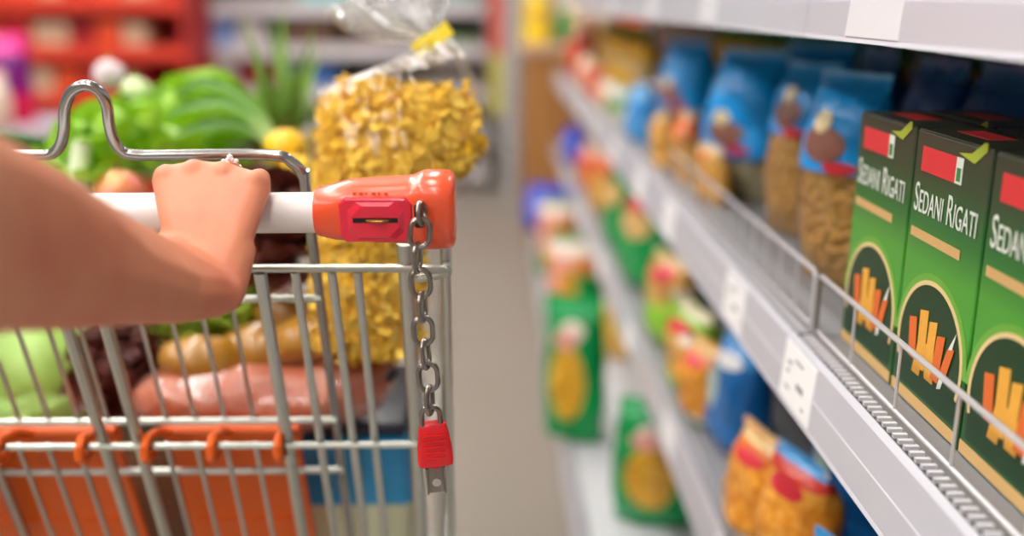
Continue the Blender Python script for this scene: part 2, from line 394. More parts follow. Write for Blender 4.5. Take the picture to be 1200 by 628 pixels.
# basket: side walls taper forward, floor and front, all wire
RX, RXF, YF, ZB = -.030, -.075, 1.56, .575
def side(sg):
    X = (lambda y, z: (lambda b: b if sg > 0 else 2*HX-b)(RX-.008+(RXF-RX)*(y-.72)/(YF-.72) - .015*max(0, (.96-z))/.4))
    rim = MB().tube([(X(y, .96), y, .962-.0*(y-.72)) for y in (.725, .9, 1.2, YF)], .0042, 8).build('side_panel', STEEL, cart)
    for z in (.90, .80, .69, ZB): MB().tube([(X(y, z), y, z) for y in (.74+(.96-z)*.34, 1.2, YF-.02)], .0028, 6).build('cross_wire', STEEL, rim)
    for k in range(20):
        y = .79+k*.04
        if y+.0 > YF: break
        MB().tube([(X(y, .962), y, .962), (X(y, ZB), max(y, .86) if 0 else y+.02, ZB)], .0022, 6).build('upright_wire', STEEL, rim)
    # rear corner post of the side
    MB().tube([P(474, 284, .742) if sg > 0 else V((2*HX-P(474, 284, .742).x, P(474, 284, .742).y, P(474, 284, .742).z)), GA(-.072 if sg > 0 else 2*HX+.072, SB)], .0062, 10).build('corner_post', STEEL, rim)
    a = V((-.040, .735, .992)); b = V((-.046, .86, .60))
    if sg < 0: a.x, b.x = 2*HX-a.x, 2*HX-b.x
    MB().tube([a, b], .0042, 10).build('corner_post', STEEL, rim)
    return X
XR = side(1); XL = side(-1)
fl = MB().tube([(XR(.86, ZB), .86, ZB), (XR(YF, ZB), YF, ZB), (XL(YF, ZB), YF, ZB), (XL(.86, ZB), .86, ZB)], .0035, 6, closed=True).build('basket_floor', STEEL, cart)
for k in range(1, 16):
    x = XL(1.2, ZB)+(XR(1.2, ZB)-XL(1.2, ZB))*k/16; MB().tube([(x, .86, ZB), (HX+(x-HX)*.9, YF, ZB)], .0022, 6).build('floor_wire', STEEL, fl)
fr = MB().tube([(XL(YF, .96), YF, .962), (XR(YF, .96), YF, .962)], .0042, 8).build('front_panel', STEEL, cart)
for k in range(0, 15):
    x = XL(YF, .96)+(XR(YF, .96)-XL(YF, .96))*k/14; MB().tube([(x, YF, .962), (HX+(x-HX)*.92, YF-.02, ZB)], .0022, 6).build('upright_wire', STEEL, fr)
# chassis and wheels
for sg in (1, -1):
    q = lambda x: HX+(x-HX)*sg
    ch = MB().tube(smooth_path([(q(-.05), .87, .56), (q(-.05), .90, .40), (q(-.06), .84, .20), (q(-.07), 1.2, .17), (q(-.12), 1.72, .16)]), .011, 10).build('chassis_rail', STEEL, cart)
    MB().tube([(q(-.05), .88, .52), (q(-.1), 1.50, .56)], .008, 8).build('chassis_brace', STEEL, ch)
    for x, y in ((-.065, .86), (-.12, 1.68)):
        MB().box((q(x)-.022, y-.02, .07), (q(x)+.022, y+.02, .165), .004).build('caster_fork', STEEL, ch)
        w = MB().tube([(q(x)-.014, y+.02, .061), (q(x)+.014, y+.02, .061)], .06, 24).build('wheel', RUB, ch)

# ================================================================== PERSON (right forearm and hand)
BA = V((0, HY, HZ))
mcp = {'i': P(197, 212, .668), 'm': P(229, 206, .668), 'r': P(263, 208, .668), 'p': P(299, 219, .666)}
rad = {'i': .0108, 'm': .0108, 'r': .0104, 'p': .0108}
cmc = {'i': P(222, 308, .640), 'm': P(234, 316, .634), 'r': P(246, 325, .630), 'p': P(258, 334, .628)}
m = MB()
k4 = 'imrp'
for a, b in zip(k4, k4[1:]):                   # palm from neighbouring metacarpals
    mid = lambda q: (mcp[q]*.5+cmc[q]*.5)+V((0, -.0015, .001))
    m.hull([(mcp[a], rad[a]), (mcp[b], rad[b]), (mid(a), .0118), (mid(b), .0118)])
    m.hull([(cmc[a], .0135), (cmc[b], .0135), (mid(a), .0118), (mid(b), .0118)])
wr_r, wr_u = P(200, 312, .615), P(246, 343, .617)
m.hull([(wr_r, .0165), (wr_u, .0165), (cmc['i'], .0135), (cmc['p'], .0140), (cmc['m'], .014)])
m.hull([(P(262, 343, .622), .0135), (cmc['p'], .0145), (wr_u, .0165)])            # heel of the hand
m.hull([(mcp['p']*.4+cmc['p']*.6+V((.002, -.002, -.004)), .0125), (cmc['p'], .0145), (P(267, 338, .628), .0125)])
# knuckles
for q in k4: m.ell(mcp[q]+V((0, -.0022, .0030)), .0094, 2)
# tendons
for q in 'imrp': m.hull([(mcp[q]+V((0, -.0048, .0040)), .0046), (cmc[q]*.6+mcp[q]*.4+V((0, -.0094, .0054)), .0022)])
# fingers over and around the bar
dx = {'i': -.002, 'm': 0, 'r': .002, 'p': -.005}; fr_ = {'i': .0084, 'm': .0085, 'r': .0081, 'p': .0074}
seg = {}
for q in k4:
    x = mcp[q].x; r = fr_[q]; sc = .90 if q == 'p' else 1
    def fpt(y, z, u): return V((x+dx[q]*u, HY+y, HZ+z))
    d = HR+r+.0030
    def ang(deg, u, rr_=1): return fpt(math.cos(math.radians(deg))*d*rr_, math.sin(math.radians(deg))*d*rr_, u)
    pip, dip, tip = ang(44 if q != 'p' else 52, .8, 1.10), ang(-22 if q != 'p' else 0, 1.2, 1.0), ang(-78 if q != 'p' else -34, 1.4, 1.02)
    seg[q] = (mcp[q], pip)
    m.hull([(mcp[q], rad[q]*.94), ((mcp[q]+pip)/2+V((0, 0, .0022)), r*1.04)]); m.hull([((mcp[q]+pip)/2+V((0, 0, .0022)), r*1.04), (pip, r)])
    m.hull([(pip, r), (dip, r*.92)]); m.hull([(dip, r*.92), (tip, r*.80)])
# thumb: leaves the thumb side of the palm and closes under the bar
th = [(P(205, 302, .632), .0145), (P(190, 292, .652), .0115), (V((P(196, 290, .675).x, HY-.012, HZ-.0285)), .0098), (V((P(210, 290, .69).x, HY+.010, HZ-.0278)), .0082)]
for a, b in zip(th, th[1:]): m.hull([a, b])
# forearm and upper arm
ar = [((wr_r, .0170), (wr_u, .0170)), ((P(176, 312, .585), .0210), (P(200, 341, .585), .0205)), ((P(122, 300, .535), .0265), (P(140, 328, .535), .0265)),
      ((P(62, 284, .485), .0325), (P(70, 316, .487), .0315)), ((P(0, 264, .440), .0375), (P(4, 300, .444), .0365)), ((P(-80, 244, .395), .041), (P(-74, 276, .40), .040)), ((P(-135, 225, .365), .041), (P(-130, 260, .37), .041))]
for a, b in zip(ar, ar[1:]): m.hull([*a, *b])
el = (ar[-1][0][0]+ar[-1][1][0])/2
m.hull([(el, .043), (el+V((-.05, -.03, .07)), .042)]); m.hull([(el+V((-.05, -.03, .07)), .042), (el+V((-.16, -.10, .27)), .050)])
arm = m.build('person', SKIN)
md = arm.modifiers.new('r', 'REMESH'); md.mode = 'VOXEL'; md.voxel_size = .0016
md = arm.modifiers.new('s', 'SMOOTH'); md.factor = .5; md.iterations = 9
dg = bpy.context.evaluated_depsgraph_get(); me = bpy.data.meshes.new_from_object(arm.evaluated_get(dg))
arm.modifiers.clear(); arm.data = me; me.polygons.foreach_set('use_smooth', [True]*len(me.polygons))
tag(arm, "person's bare right forearm and hand gripping the white cart handle, ring on the ring finger", 'person')
# ring on the ring finger
a, b = seg['r']; ax = (b-a).normalized(); c = a*.62+b*.38+V((0, 0, .0020)); sd = V((1, 0, 0)); sd = (sd-ax*sd.dot(ax)).normalized(); up = ax.cross(sd); up = up if up.z > 0 else -up
pts = [c+(sd*math.cos(2*PI*k/28)+up*math.sin(2*PI*k/28))*.0094 for k in range(28)]
ring = MB().tube(pts, .0012, 8, closed=True).build('finger_ring', mat('rose_gold', 'e6c4b4', .18, 1), arm); ring['label'] = 'rose gold ring with pale stones'
GEM = mat('gem_stone', 'f4eef0', .05, 0, .02, coat=1)
for da in (-.42, -.14, .14, .42, 0.0):
    q = c+(sd*math.sin(da)+up*math.cos(da))*(.0112 if da else .0128); MB().ell(q, .0017 if da else .0024, 1).build('gem', GEM, ring, smooth=False)

# ================================================================== SHELVING
AX, BXX = .26, .15
LEV = [('top', 1.132, AX), ('mid', .8085, AX), ('low', .484, AX), ('base', .105, BXX)]
YB = [-.45, .85, 2.05, 3.30, 4.50]
ZM, ZL, ZD = .8085+.056, .484+.056, .105+.056           # the surfaces things stand on
def rail_sec(x, z): return [(x, z), (x+.0015, z+.003), (x+.0032, z+.029), (x+.0040, z+.030), (x+.0042, z+.032), (x+.0068, z+.058), (x+.0105, z+.0625), (x+.0135, z+.060), (x+.0115, z+.030), (x+.0075, z)]
def extrude_y(m, sec, y0, y1): return m.loft([[V((x, y0, z)) for x, z in sec], [V((x, y1, z)) for x, z in sec]])
where = ['nearest bay, with green pasta boxes on its middle shelf', 'second bay, blue topped pasta bags on its middle shelf', 'third bay, between the blue bags and the oil bottles', 'farthest bay, ending at the wooden cabinet']
TAGS = {'mid': [.803, 1.04, 1.47, 1.78, 2.2, 2.62, 3.1, 3.6, 4.1], 'low': [.62, 1.02, 1.39, 1.86, 2.4, 3.0, 3.7], 'top': [.40, .70, .86, 1.25, 1.7, 2.3], 'base': [1.2, 2.3, 3.4]}
RAILT = mat('top_tag_film', 'd9d8dc', .3, 0, .03)
BOARD = mat('shelf_board_metal', '8d8c8e', .5, 0, .1, 6)
bays = []
for k in range(4):
    y0, y1 = YB[k]+.0008, YB[k+1]-.0008
    bay = thing('supermarket_shelf', (.45, (y0+y1)/2, 0), 'grey metal supermarket shelving, '+where[k], 'shelf', 'shelving bays along the aisle'); bays.append(bay)
    MB().box((.70, y0, .02), (.73, y1, 1.55), .002).build('back_panel', BACKP, bay, smooth=False)
    MB().box((.70, y0, 0), (.74, y0+.03, 1.6), .002).build('upright_post', GREYSH, bay, smooth=False)
    MB().box((BXX+.04, y0, 0), (.69, y1, .104)).build('plinth', BACKP, bay, smooth=False)
    for nm, z, x in LEV:
        bd = MB().box((x+.012, y0, z+.028), (.70, y1, z+.056), .002).build('shelf_board' if nm != 'base' else 'base_deck', BOARD if nm != 'base' else GREYSH, bay, smooth=False)
        r = extrude_y(MB(), rail_sec(x, z), y0, y1).build('price_rail', RAILM, bay, smooth=False)
        for ty in TAGS[nm]:
            if not (y0+.03 < ty < y1-.03): continue
            hwid = .043 if nm != 'top' else .05
            q = lambda u, w, d=0: V((x+.0062-.0012-.0012+.0045*(w/.05)-d-.003, ty-u, z+.004+w))
            tg_ = MB().poly([q(-hwid, .0), q(hwid, .0), q(hwid, .052), q(-hwid, .052)], th=V((.0008, 0, 0))).build('price_tag', TAGM if nm != 'top' else RAILT, r, smooth=False)
            m = MB()
            if nm == 'mid':                      # small printed bars: too blurred to read in the photo
                for (u0, u1, w0, w1) in ((.002, .020, .020, .025), (-.028, -.018, .034, .037), (-.028, -.022, .026, .029), (-.028, -.016, .012, .014), (.022, .028, .008, .010), (-.010, .012, .041, .043)):
                    m.poly([q(u0, w0, .0007), q(u1, w0, .0007), q(u1, w1, .0007), q(u0, w1, .0007)], th=V((.0004, 0, 0)))
                m.build('tag_print', PRINT, r, smooth=False)
        if nm in ('mid', 'low', 'base'):
            m = MB().box((x+.0150, y0, z+.056), (x+.0275, y1, z+.0575)); n = int((y1-y0)/.0095)
            for j in range(n): m.box((x+.0165, y0+.002+j*.0095, z+.0575), (x+.0265, y0+.0055+j*.0095, z+.0605), 0, 1)
            m.build('slotted_strip', [mat('strip_dark', '4a4a4c', .6), GREYSH], bay, smooth=False)
    if k < 2:
        f0, f1 = (y0+.004, y1-.004) if k == 0 else (y0+.004, 1.62)
        fx = AX+.030; zt_, zb_ = .924, ZM+.008
        fn = MB().tube([(fx, f0, zb_-.003), (fx, f0, zt_-.004), (fx, f0+.006, zt_), (fx, f1-.006, zt_), (fx, f1, zt_-.004), (fx, f1, zb_-.003)], .0022, 8).build('front_fence', WIRE, bay)
        MB().tube([(fx, f0, zb_), (fx, f1, zb_)], .0016, 6).build('fence_wire', WIRE, fn)
        for j in range(1, 14):
            y = f0+(f1-f0)*j/14; MB().tube([(fx, y, zb_), (fx, y, zt_)], .0012, 6).build('fence_wire', WIRE, fn)
        MB().box((fx-.002, f1-.006, zb_-.004), (fx+.001, f1+.001, zt_+.001), .0004).build('fence_post', mat('fence_post_metal', '8d8b8a', .4, .8), fn, smooth=False)

# ------------------------------------------------------------------ packs
def bag_mat(name, stops, win=None, spots=(), rough=.26, bump=.35):
    """stops: (height, colour) bands printed on a pouch; win = (cx, cz, rx, rz, light, dark) window that shows the pasta"""
    if name in _mc: return _mc[name]
    t = NT(name); tc = t.n('ShaderNodeTexCoord'); sp = t.n('ShaderNodeSeparateXYZ'); t.l(tc.outputs['Generated'], sp.inputs[0])
    x, z = sp.outputs[0], sp.outputs[2]
    wob = t.noise(14, 3); zz = t.math('ADD', z, t.math('MULTIPLY', t.math('SUBTRACT', wob, .5), .06))
    st = []
    for i, (h, c) in enumerate(stops):
        if i: st.append((max(0, h-.012), lin(stops[i-1][1])))
        st.append((h, lin(c)))
    col = t.ramp(zz, st)
    def mask(cx, cz, rx, rz):
        a = t.math('DIVIDE', t.math('SUBTRACT', x, cx), rx); b = t.math('DIVIDE', t.math('SUBTRACT', zz, cz), rz)
        d = t.math('ADD', t.math('MULTIPLY', a, a), t.math('MULTIPLY', b, b))
        return t.math('LESS_THAN', d, 1.0)
    hgt = wob
    if win:
        cx, cz, rx, rz, c1, c2 = win
        vo = t.n('ShaderNodeTexVoronoi', i_Scale=85, feature='F1'); t.l(tc.outputs['Object'], vo.inputs['Vector'])
        pc = t.ramp(vo.outputs['Distance'], [(.1, lin(c1)), (.75, lin(c2))])
        col = t.mixc(mask(cx, cz, rx, rz), col, pc)
    for cx, cz, rx, rz, c in spots: col = t.mixc(mask(cx, cz, rx, rz), col, lin(c))
    cr = t.noise(26, 3)
    t.bsdf(col, rough, spec=.3, coat=.2, bump=t.math('ADD', cr, hgt), bstr=min(1, bump*1.5), bdist=.012)
    _mc[name] = t.m; return t.m
def pouch_rings(w, h, th, seed, flare=.0, nv=20, nu=28, grow=0.0):
    rings = []
    for j in range(nv+1):
        v = j/nv
        a = w/2*(.93+.07*math.sin(PI*min(1, v*1.15)))*(1-.06*v) if v < .93 else w/2*(.90+flare)
        b = th/2*(min(1, .62+v*2.2))*max(.0, 1-max(0, (v-.5)/.5)**2.6)
        if v > .93: b = .0012
        b = max(b, .0012); e = 2.6-.5*v; r = []
        for k in range(nu):
            q = 2*PI*k/nu; cx, sy = math.cos(q), math.sin(q)
            x = (a+grow)*math.copysign(abs(cx)**(2/e), cx); y = (b+grow)*math.copysign(abs(sy)**(2/e), sy)
            nz = noise.noise(V((x*22, y*22+seed*7.3, v*h*20+seed)))
            y += nz*.007*min(1, b/.01) + math.sin(v*5+seed)*.004*v
            x += noise.noise(V((seed*3.1, y*9, v*6)))*.006
            r.append(V((x, y, v*h*(1-.02*abs(nz)*v))))
        rings.append(r)
    return rings
_pm = {}
def pouch_mesh(name, w, h, th, seed, m, grow=0):
    key = (w, h, th, seed, grow)
    if key not in _pm: _pm[key] = MB().loft(pouch_rings(w, h, th, seed, grow=grow)).mesh(name, [m], angle=60)
    me = _pm[key].copy(); me.name = name; me.materials.clear(); me.materials.append(m); return me
def patch_mesh(name, w, h, th, seed, m, cx, cz, rx, rz, side=-1, off=.0012, kind='oval'):
    """a printed label that follows the pouch front; cx, rx in widths, cz, rz in heights"""
    rings = pouch_rings(w, h, th, seed); bm = MB(); rows = []
    def at(x, z):
        v = min(max(z/h, 0), .995)*20; j = int(v); f = v-j
        def edge(r):
            pts = sorted([p for p in r if p.y*side > 0 or abs(p.x) > w*.4], key=lambda p: p.x)
            pts = [p for p in r if (p.y-0)*side >= -.002]; pts.sort(key=lambda p: p.x)
            for A, B in zip(pts, pts[1:]):
                if A.x <= x <= B.x: return A.y+(B.y-A.y)*((x-A.x)/max(1e-6, B.x-A.x))
            return pts[0].y if x < pts[0].x else pts[-1].y
        return edge(rings[j])*(1-f)+edge(rings[min(j+1, 20)])*f
    N = 10; grid = []
    for i in range(N+1):
        row = []
        for j in range(N+1):
            u, v = -1+2*i/N, -1+2*j/N
            if kind == 'oval': u, v = u*math.sqrt(1-v*v/2), v*math.sqrt(1-u*u/2)
            x, z = (cx+u*rx)*w, (cz+v*rz)*h; row.append(V((x, at(x, z)+side*off, z)))
        grid.append(row)
    bm.loft(grid, cap=False, wrap=False); return bm.mesh(name, [m])
RZ = -PI/2                                        # pack fronts face the aisle
class Bag:
    def __init__(s, w, h, th, seed): s.w, s.h, s.th, s.seed = w, h, th, seed
PACK_OBJS = []
def pack(name, dims, seed, m, loc, label, cat='bag', group=None, rz=RZ, parts=(), lean=0):
    """a printed pouch; parts = [(part name, cx, cz, rx, rz, material, kind)] labels that lie on its front"""
    w, h, th = dims
    if not parts:
        o = link(name, pouch_mesh(name, w, h, th, seed, m)); o.location = loc; o.rotation_euler = (lean, 0, rz); return tag(o, label, cat, group)
    r = thing(name, loc, label, cat, group, rz); r.rotation_euler = (lean, 0, rz)
    link('pouch', pouch_mesh('pouch', w, h, th, seed, m), r)
    for (pn, cx, cz, rx, rz_, pm, kd) in parts: link(pn, patch_mesh(pn, w, h, th, seed, pm, cx, cz, rx, rz_, kind=kd), r)
    ms = MB()
    for k in range(5): ms.tube([(-w*.43, -.0014, h*(.945+.011*k)), (w*.43, -.0014, h*(.945+.011*k))], .0009, 4)
    link('crimped_seal', ms.mesh('crimped_seal', [m]), r)
    return r
PASTA_T = ('f0bd62', 'b47a2a')
LBL = {n: mat('label_'+n, c, .35, 0, .25, 60) for n, c in dict(brown='8a5a4c', red='d8303c', cream='eed9a8', white='efeeee', yellow='e9b93a', green='2f8f3a', lime='93c13c', pink='e8a092', orange='e8842a', blue='3f86c8').items()}

# --- green pasta boxes in the nearest bay
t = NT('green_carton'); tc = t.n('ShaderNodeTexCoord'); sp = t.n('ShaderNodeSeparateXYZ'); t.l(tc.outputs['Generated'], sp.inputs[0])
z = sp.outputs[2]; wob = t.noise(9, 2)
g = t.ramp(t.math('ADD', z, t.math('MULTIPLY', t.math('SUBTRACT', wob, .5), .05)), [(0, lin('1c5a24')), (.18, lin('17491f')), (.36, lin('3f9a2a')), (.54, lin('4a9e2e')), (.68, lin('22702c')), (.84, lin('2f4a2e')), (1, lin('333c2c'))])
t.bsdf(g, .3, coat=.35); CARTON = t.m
CARTOP = mat('carton_top', '39452f', .35, 0, .25, 30, coat=.3)
TAN = mat('carton_tan_band', 'dcb274', .4); ARCH = mat('carton_arch_print', 'e9cd92', .4); GLOW = mat('carton_glow_print', '6fae3e', .4); DARKG = mat('carton_dark_print', '123c1d', .35)
LRED = mat('carton_red_badge', 'e23a3e', .35); LWH = mat('carton_white_print', 'e6ece0', .4); PST = mat('printed_pasta_yellow', 'f2b040', .4, 0, .2, 120); PST2 = mat('printed_pasta_orange', 'e7702c', .4, 0, .2, 120); LEAFG = mat('printed_leaf', 'a9b83a', .4)
def carton(loc, w, h, d):
    """box with its front at local -Y"""
    r = thing('pasta_box', loc, None, 'box', 'green pasta boxes on the middle shelf', RZ)
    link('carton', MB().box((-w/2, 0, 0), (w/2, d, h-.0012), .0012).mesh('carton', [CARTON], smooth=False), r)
    lid = link('top_flap', MB().box((-w/2+.0008, .0008, h-.0012), (w/2-.0008, d-.0008, h), .0004).mesh('top_flap', [CARTOP], smooth=False), r)
    link('flap_badge', MB().box((-w*.30, d*.35, h), (w*.12, d*.72, h+.0003)).mesh('flap_badge', [LRED], smooth=False), lid)
    def flat(name, m, polys, y):
        b = MB()
        for p in polys: b.poly([V((x, y, z)) for x, z in p], th=V((0, .0003, 0)))
        return link(name, b.mesh(name, [m], smooth=False), r)
    flat('red_badge', LRED, [[(-.044, .176), (.010, .176), (.010, .194), (-.044, .194)]], -.0006)
    flat('badge_lettering', LWH, [[(-.040+.0075*k, .181), (-.0365+.0075*k, .181), (-.0365+.0075*k, .189), (-.040+.0075*k, .189)] for k in range(6)], -.0010) if 0 else None
    flat('white_badge', LWH, [[(.0102, .176), (.020, .176), (.020, .194), (.0102, .194)]], -.0006)
    flat('green_emblem', mat('emblem_green', '3d8a3a', .4), [[(.0125, .178), (.0178, .178), (.0178, .187), (.0125, .187)]], -.0010)
    flat('leaf_print', LEAFG, [[(.012, .197), (.03, .199), (.045, .208), (.05, .2085), (.05, .203), (.035, .193)]], -.0006)
    tx = text_mesh('Sedani Rigati', .0235, caps=(1, 2, 3, 4, 5, 8, 9, 10, 11, 12)); tx.transform(Matrix.Translation((-.0005, -.0006, .146)) @ Matrix.Rotation(PI/2, 4, 'X') @ Matrix.Diagonal((.75, 1.3, 1, 1))); tx.materials.append(LWH); link('box_lettering', tx, r)
    flat('tan_stripe', TAN, [[(-.050, .1265), (.030, .1265), (.030, .1335), (-.050, .1335)]], -.0006)
    flat('bottom_band', TAN, [[(-w/2+.001, .002), (w/2-.001, .002), (w/2-.001, .011), (-w/2+.001, .011)]], -.0006)
    def ringsec(r0, r1, cx, cz, sx, sz, a0, a1, n=26):
        return [[(cx+math.cos(a)*r0*sx, cz+math.sin(a)*r0*sz), (cx+math.cos(a)*r1*sx, cz+math.sin(a)*r1*sz), (cx+math.cos(b)*r1*sx, cz+math.sin(b)*r1*sz), (cx+math.cos(b)*r0*sx, cz+math.sin(b)*r0*sz)] for a, b in [(a0+(a1-a0)*k/n, a0+(a1-a0)*(k+1)/n) for k in range(n)]]
    R_0 = .049
    flat('dark_window', DARKG, [[(math.cos(a)*R_0*1.02, .050+math.sin(a)*R_0) for a in [PI*k/24 for k in range(25)]]+[(-R_0*1.02, .014), (R_0*1.02, .014)]], -.0004)
    flat('glow_ring', GLOW, ringsec(R_0+.003, R_0+.0085, 0, .050, 1.02, 1, -.0, PI), -.0005)
    flat('arch', ARCH, ringsec(R_0, R_0+.0034, 0, .050, 1.02, 1, -.35, PI+.35), -.0008)
    pa, pb = [], []
    for k, (x, z0, z1, wd, ti) in enumerate([(-.024, .038, .070, .012, -.18), (-.010, .034, .080, .013, -.04), (.003, .036, .076, .012, .06), (.015, .034, .070, .012, .16), (-.016, .028, .056, .013, .3), (.006, .030, .058, .014, -.2), (.026, .040, .066, .010, .5)]):
        p = [(x-wd/2, z0), (x+wd/2, z0), (x+wd/2+ti*(z1-z0)*.7, z1), (x-wd/2+ti*(z1-z0)*.7, z1-.003)]
        (pa if k % 3 else pb).append(p)
    [flat('pasta_print', PST, [z_], -.0009) for z_ in pa]; [flat('pasta_print', PST2, [z_], -.0012) for z_ in pb]
    flat('fork_print', LWH, [[(.020, .030), (.030, .062), (.040, .078), (.034, .056), (.026, .032)]], -.0010)
    return r
BW, BH, BD = .1135, .2055, .052
b0 = carton((.312, 0, ZM+.001), BW, BH, BD)
lab = ['green pasta box nearest in the front row, cut off by the photo edge', 'green pasta box with red badge, middle of the front row of boxes', 'green pasta box with red badge, end of the front row beside the blue topped bags',
       'green pasta box standing behind the nearest box of the front row', 'green pasta box standing behind the middle box of the front row', 'green pasta box behind the front box that stands beside the blue topped bags']
k = 0
for row in range(2):
    for j in range(3):
        o = b0 if k == 0 else copy_tree(b0)
        o.location = (.312+row*(BD+.005), .548+j*(BW+.0035), ZM+.001); o['label'] = lab[k]; k += 1

# --- pasta bags with a blue header: clear film below shows the pasta
BLUEP = bag_mat('blue_header_print', [(0, '009cec'), (.3, '0094e2'), (.75, '0a9cec'), (.95, '74c6f4')], None, (), .3, .5)
def fill_mat(name, c1, c2):
    t = NT(name); tc = t.n('ShaderNodeTexCoord'); vo = t.n('ShaderNodeTexVoronoi', i_Scale=95); t.l(tc.outputs['Object'], vo.inputs[0]); nz = t.noise(40, 4)
    t.bsdf(t.mixc(nz, t.ramp(vo.outputs['Distance'], [(.05, lin(c1)), (.8, lin(c2))]), lin(c1)), .5, bump=vo.outputs['Distance'], bstr=1, bdist=.012); return t.m
PFILL = fill_mat('tan_pasta_fill', 'e2ab52', 'a06a22'); PALE = fill_mat('pale_pasta_fill', 'd8cda0', '8f8a62')
def header_bag(loc, dims, seed, label, split=.58, fillm=PFILL, group=None, rz=RZ, lean=0, lb=True, red=True):
    w, h, th = dims
    r = thing('pasta_bag', loc, label, 'bag', group, rz); r.rotation_euler = (lean, 0, rz)
    full = pouch_rings(w, h, th, seed); n = int(20*split)
    link('clear_film', MB().loft(full[:n+1], cap=False).mesh('clear_film', [FILMT], angle=60), r)
    inner = [[V((p.x*.94, p.y*.92, p.z*.985+.003)) for p in q] for q in full[:n+2]]
    f = link('pasta', MB().loft(inner).mesh('pasta', [fillm], angle=60), r); f['kind'] = 'stuff'
    link('blue_header', MB().loft([[V((p.x*1.008, p.y*1.01, p.z)) for p in q] for q in full[n:]], cap=False).mesh('blue_header', [BLUEP], angle=60), r)
    if lb:
        link('brown_label', patch_mesh('brown_label', w, h, th, seed, LBL['brown'], .04, split+.12, .26, .085, off=.003), r)
        link('yellow_emblem', patch_mesh('yellow_emblem', w, h, th, seed, LBL['cream'], .0, split+.22, .12, .05, off=.003), r)
    if red: link('red_flag', patch_mesh('red_flag', w, h, th, seed, LBL['red'], .24, split+.02, .14, .03, off=.0035), r)
    return r
def on(px, X, z=ZM):                              # a spot on a shelf seen in column px
    u = None; lo, hi = .2, 5.0
    for _ in range(40):
        y = (lo+hi)/2; d = V((X, y, z))-CAM; x = 600+FPX*d.dot(R_)/d.dot(F_)
        lo, hi = (y, hi) if x > px else (lo, y)
    return V((X, (lo+hi)/2, z+.001))
header_bag(on(984, .375), (.118, .226, .085), 1, 'clear pasta bag with blue header and white band, right beside the green boxes', .56, rz=RZ+.35)
header_bag(on(936, .400), (.115, .222, .080), 2, 'clear pasta bag with blue header, between the boxes and the big blue bag', .60, rz=RZ+.35)
header_bag(on(872, .390), (.150, .226, .110), 3, 'big bright blue bag with brown label and clear pale bottom, at the fence end', .34, PALE, rz=RZ+.5)
header_bag(on(803, .390), (.150, .222, .110), 4, 'bright blue bag with white shine, just before the big blue bag with the brown label', .42, PFILL, rz=RZ+.45)
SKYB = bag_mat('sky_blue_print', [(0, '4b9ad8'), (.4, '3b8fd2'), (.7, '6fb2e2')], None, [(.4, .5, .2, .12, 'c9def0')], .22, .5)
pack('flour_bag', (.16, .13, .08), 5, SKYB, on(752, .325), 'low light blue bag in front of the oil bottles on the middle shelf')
TANB = bag_mat('tan_clear_print', [(0, 'd9a658'), (.15, 'd39a48'), (.8, 'e0b878'), (.93, 'e7d9bd')], (.5, .42, .5, .40, *PASTA_T), [(.5, .82, .2, .06, 'd24a3a')], .2, .5)
TANO = bag_mat('tan_orange_print', [(0, 'd5a25a'), (.5, 'c98a4a'), (.7, 'd8672e'), (.92, 'e8c8a0')], (.5, .35, .42, .28, *PASTA_T), [], .2, .5)
PINKB = bag_mat('pink_cream_print', [(0, 'e6cfae'), (.35, 'e7a08a'), (.6, 'e9d8bb'), (.9, 'e2b8a0')], None, [(.4, .4, .2, .15, 'd8b060')], .22)
GRNB = bag_mat('green_white_print', [(0, 'd8d3b4'), (.3, '3f8f45'), (.6, 'd9dccb'), (.9, '37803e')], None, [], .22)
REDB = bag_mat('red_print', [(0, 'cf3b2f'), (.5, 'd84a3a'), (.8, 'e8b9a0')], (.5, .4, .3, .2, 'f0c060', 'c07a2a'), [], .22)
pack('pasta_bag', (.11, .088, .045), 6, TANB, on(833, .330), 'short tan pasta bag leaning below the big blue bag', rz=RZ+.1)
pack('pasta_bag', (.10, .115, .06), 7, TANO, on(804, .330), 'tan pasta bag with an orange edge, between the two bright blue bags')
pack('pasta_bag', (.11, .105, .06), 8, TANB, on(778, .318), 'small tan pasta bag with a pink top, below the second bright blue bag', rz=RZ-.2)
pack('pasta_bag', (.15, .11, .07), 9, PINKB, on(768, .40), 'pale cream bag behind the low light blue bag')
pack('pasta_bag', (.15, .10, .07), 10, GRNB, on(728, .325), 'green and white bag next to the low light blue bag')
pack('pasta_bag', (.15, .095, .07), 11, PINKB, on(712, .32), 'pink and cream bag in front of the yellow oil bottles')
pack('pasta_bag', (.15, .12, .07), 12, REDB, on(697, .318), 'red bag beside the far end of the middle shelf')
pack('pasta_bag', (.15, .13, .07), 13, PINKB, on(688, .32), 'cream and pink bag second from the far end of the middle shelf')
pack('pasta_bag', (.16, .21, .08), 14, REDB, on(676, .315), 'bright red bag at the far end of the middle shelf by the wooden cabinet')
# blue bags deeper on the shelf
header_bag(on(948, .500), (.150, .236, .085), 15, 'blue bag with a white and brown label, behind the clear pasta bags', .2, rz=RZ+.5, red=False)
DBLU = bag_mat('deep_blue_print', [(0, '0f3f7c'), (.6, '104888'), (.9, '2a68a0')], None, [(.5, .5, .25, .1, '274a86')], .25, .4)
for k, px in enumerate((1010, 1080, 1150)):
    pack('flour_bag', (.14, .235, .085), 16+k % 2, DBLU, on(px, .515), 'deep blue bag in the shade behind the green boxes', 'bag', 'blue bags behind the boxes')

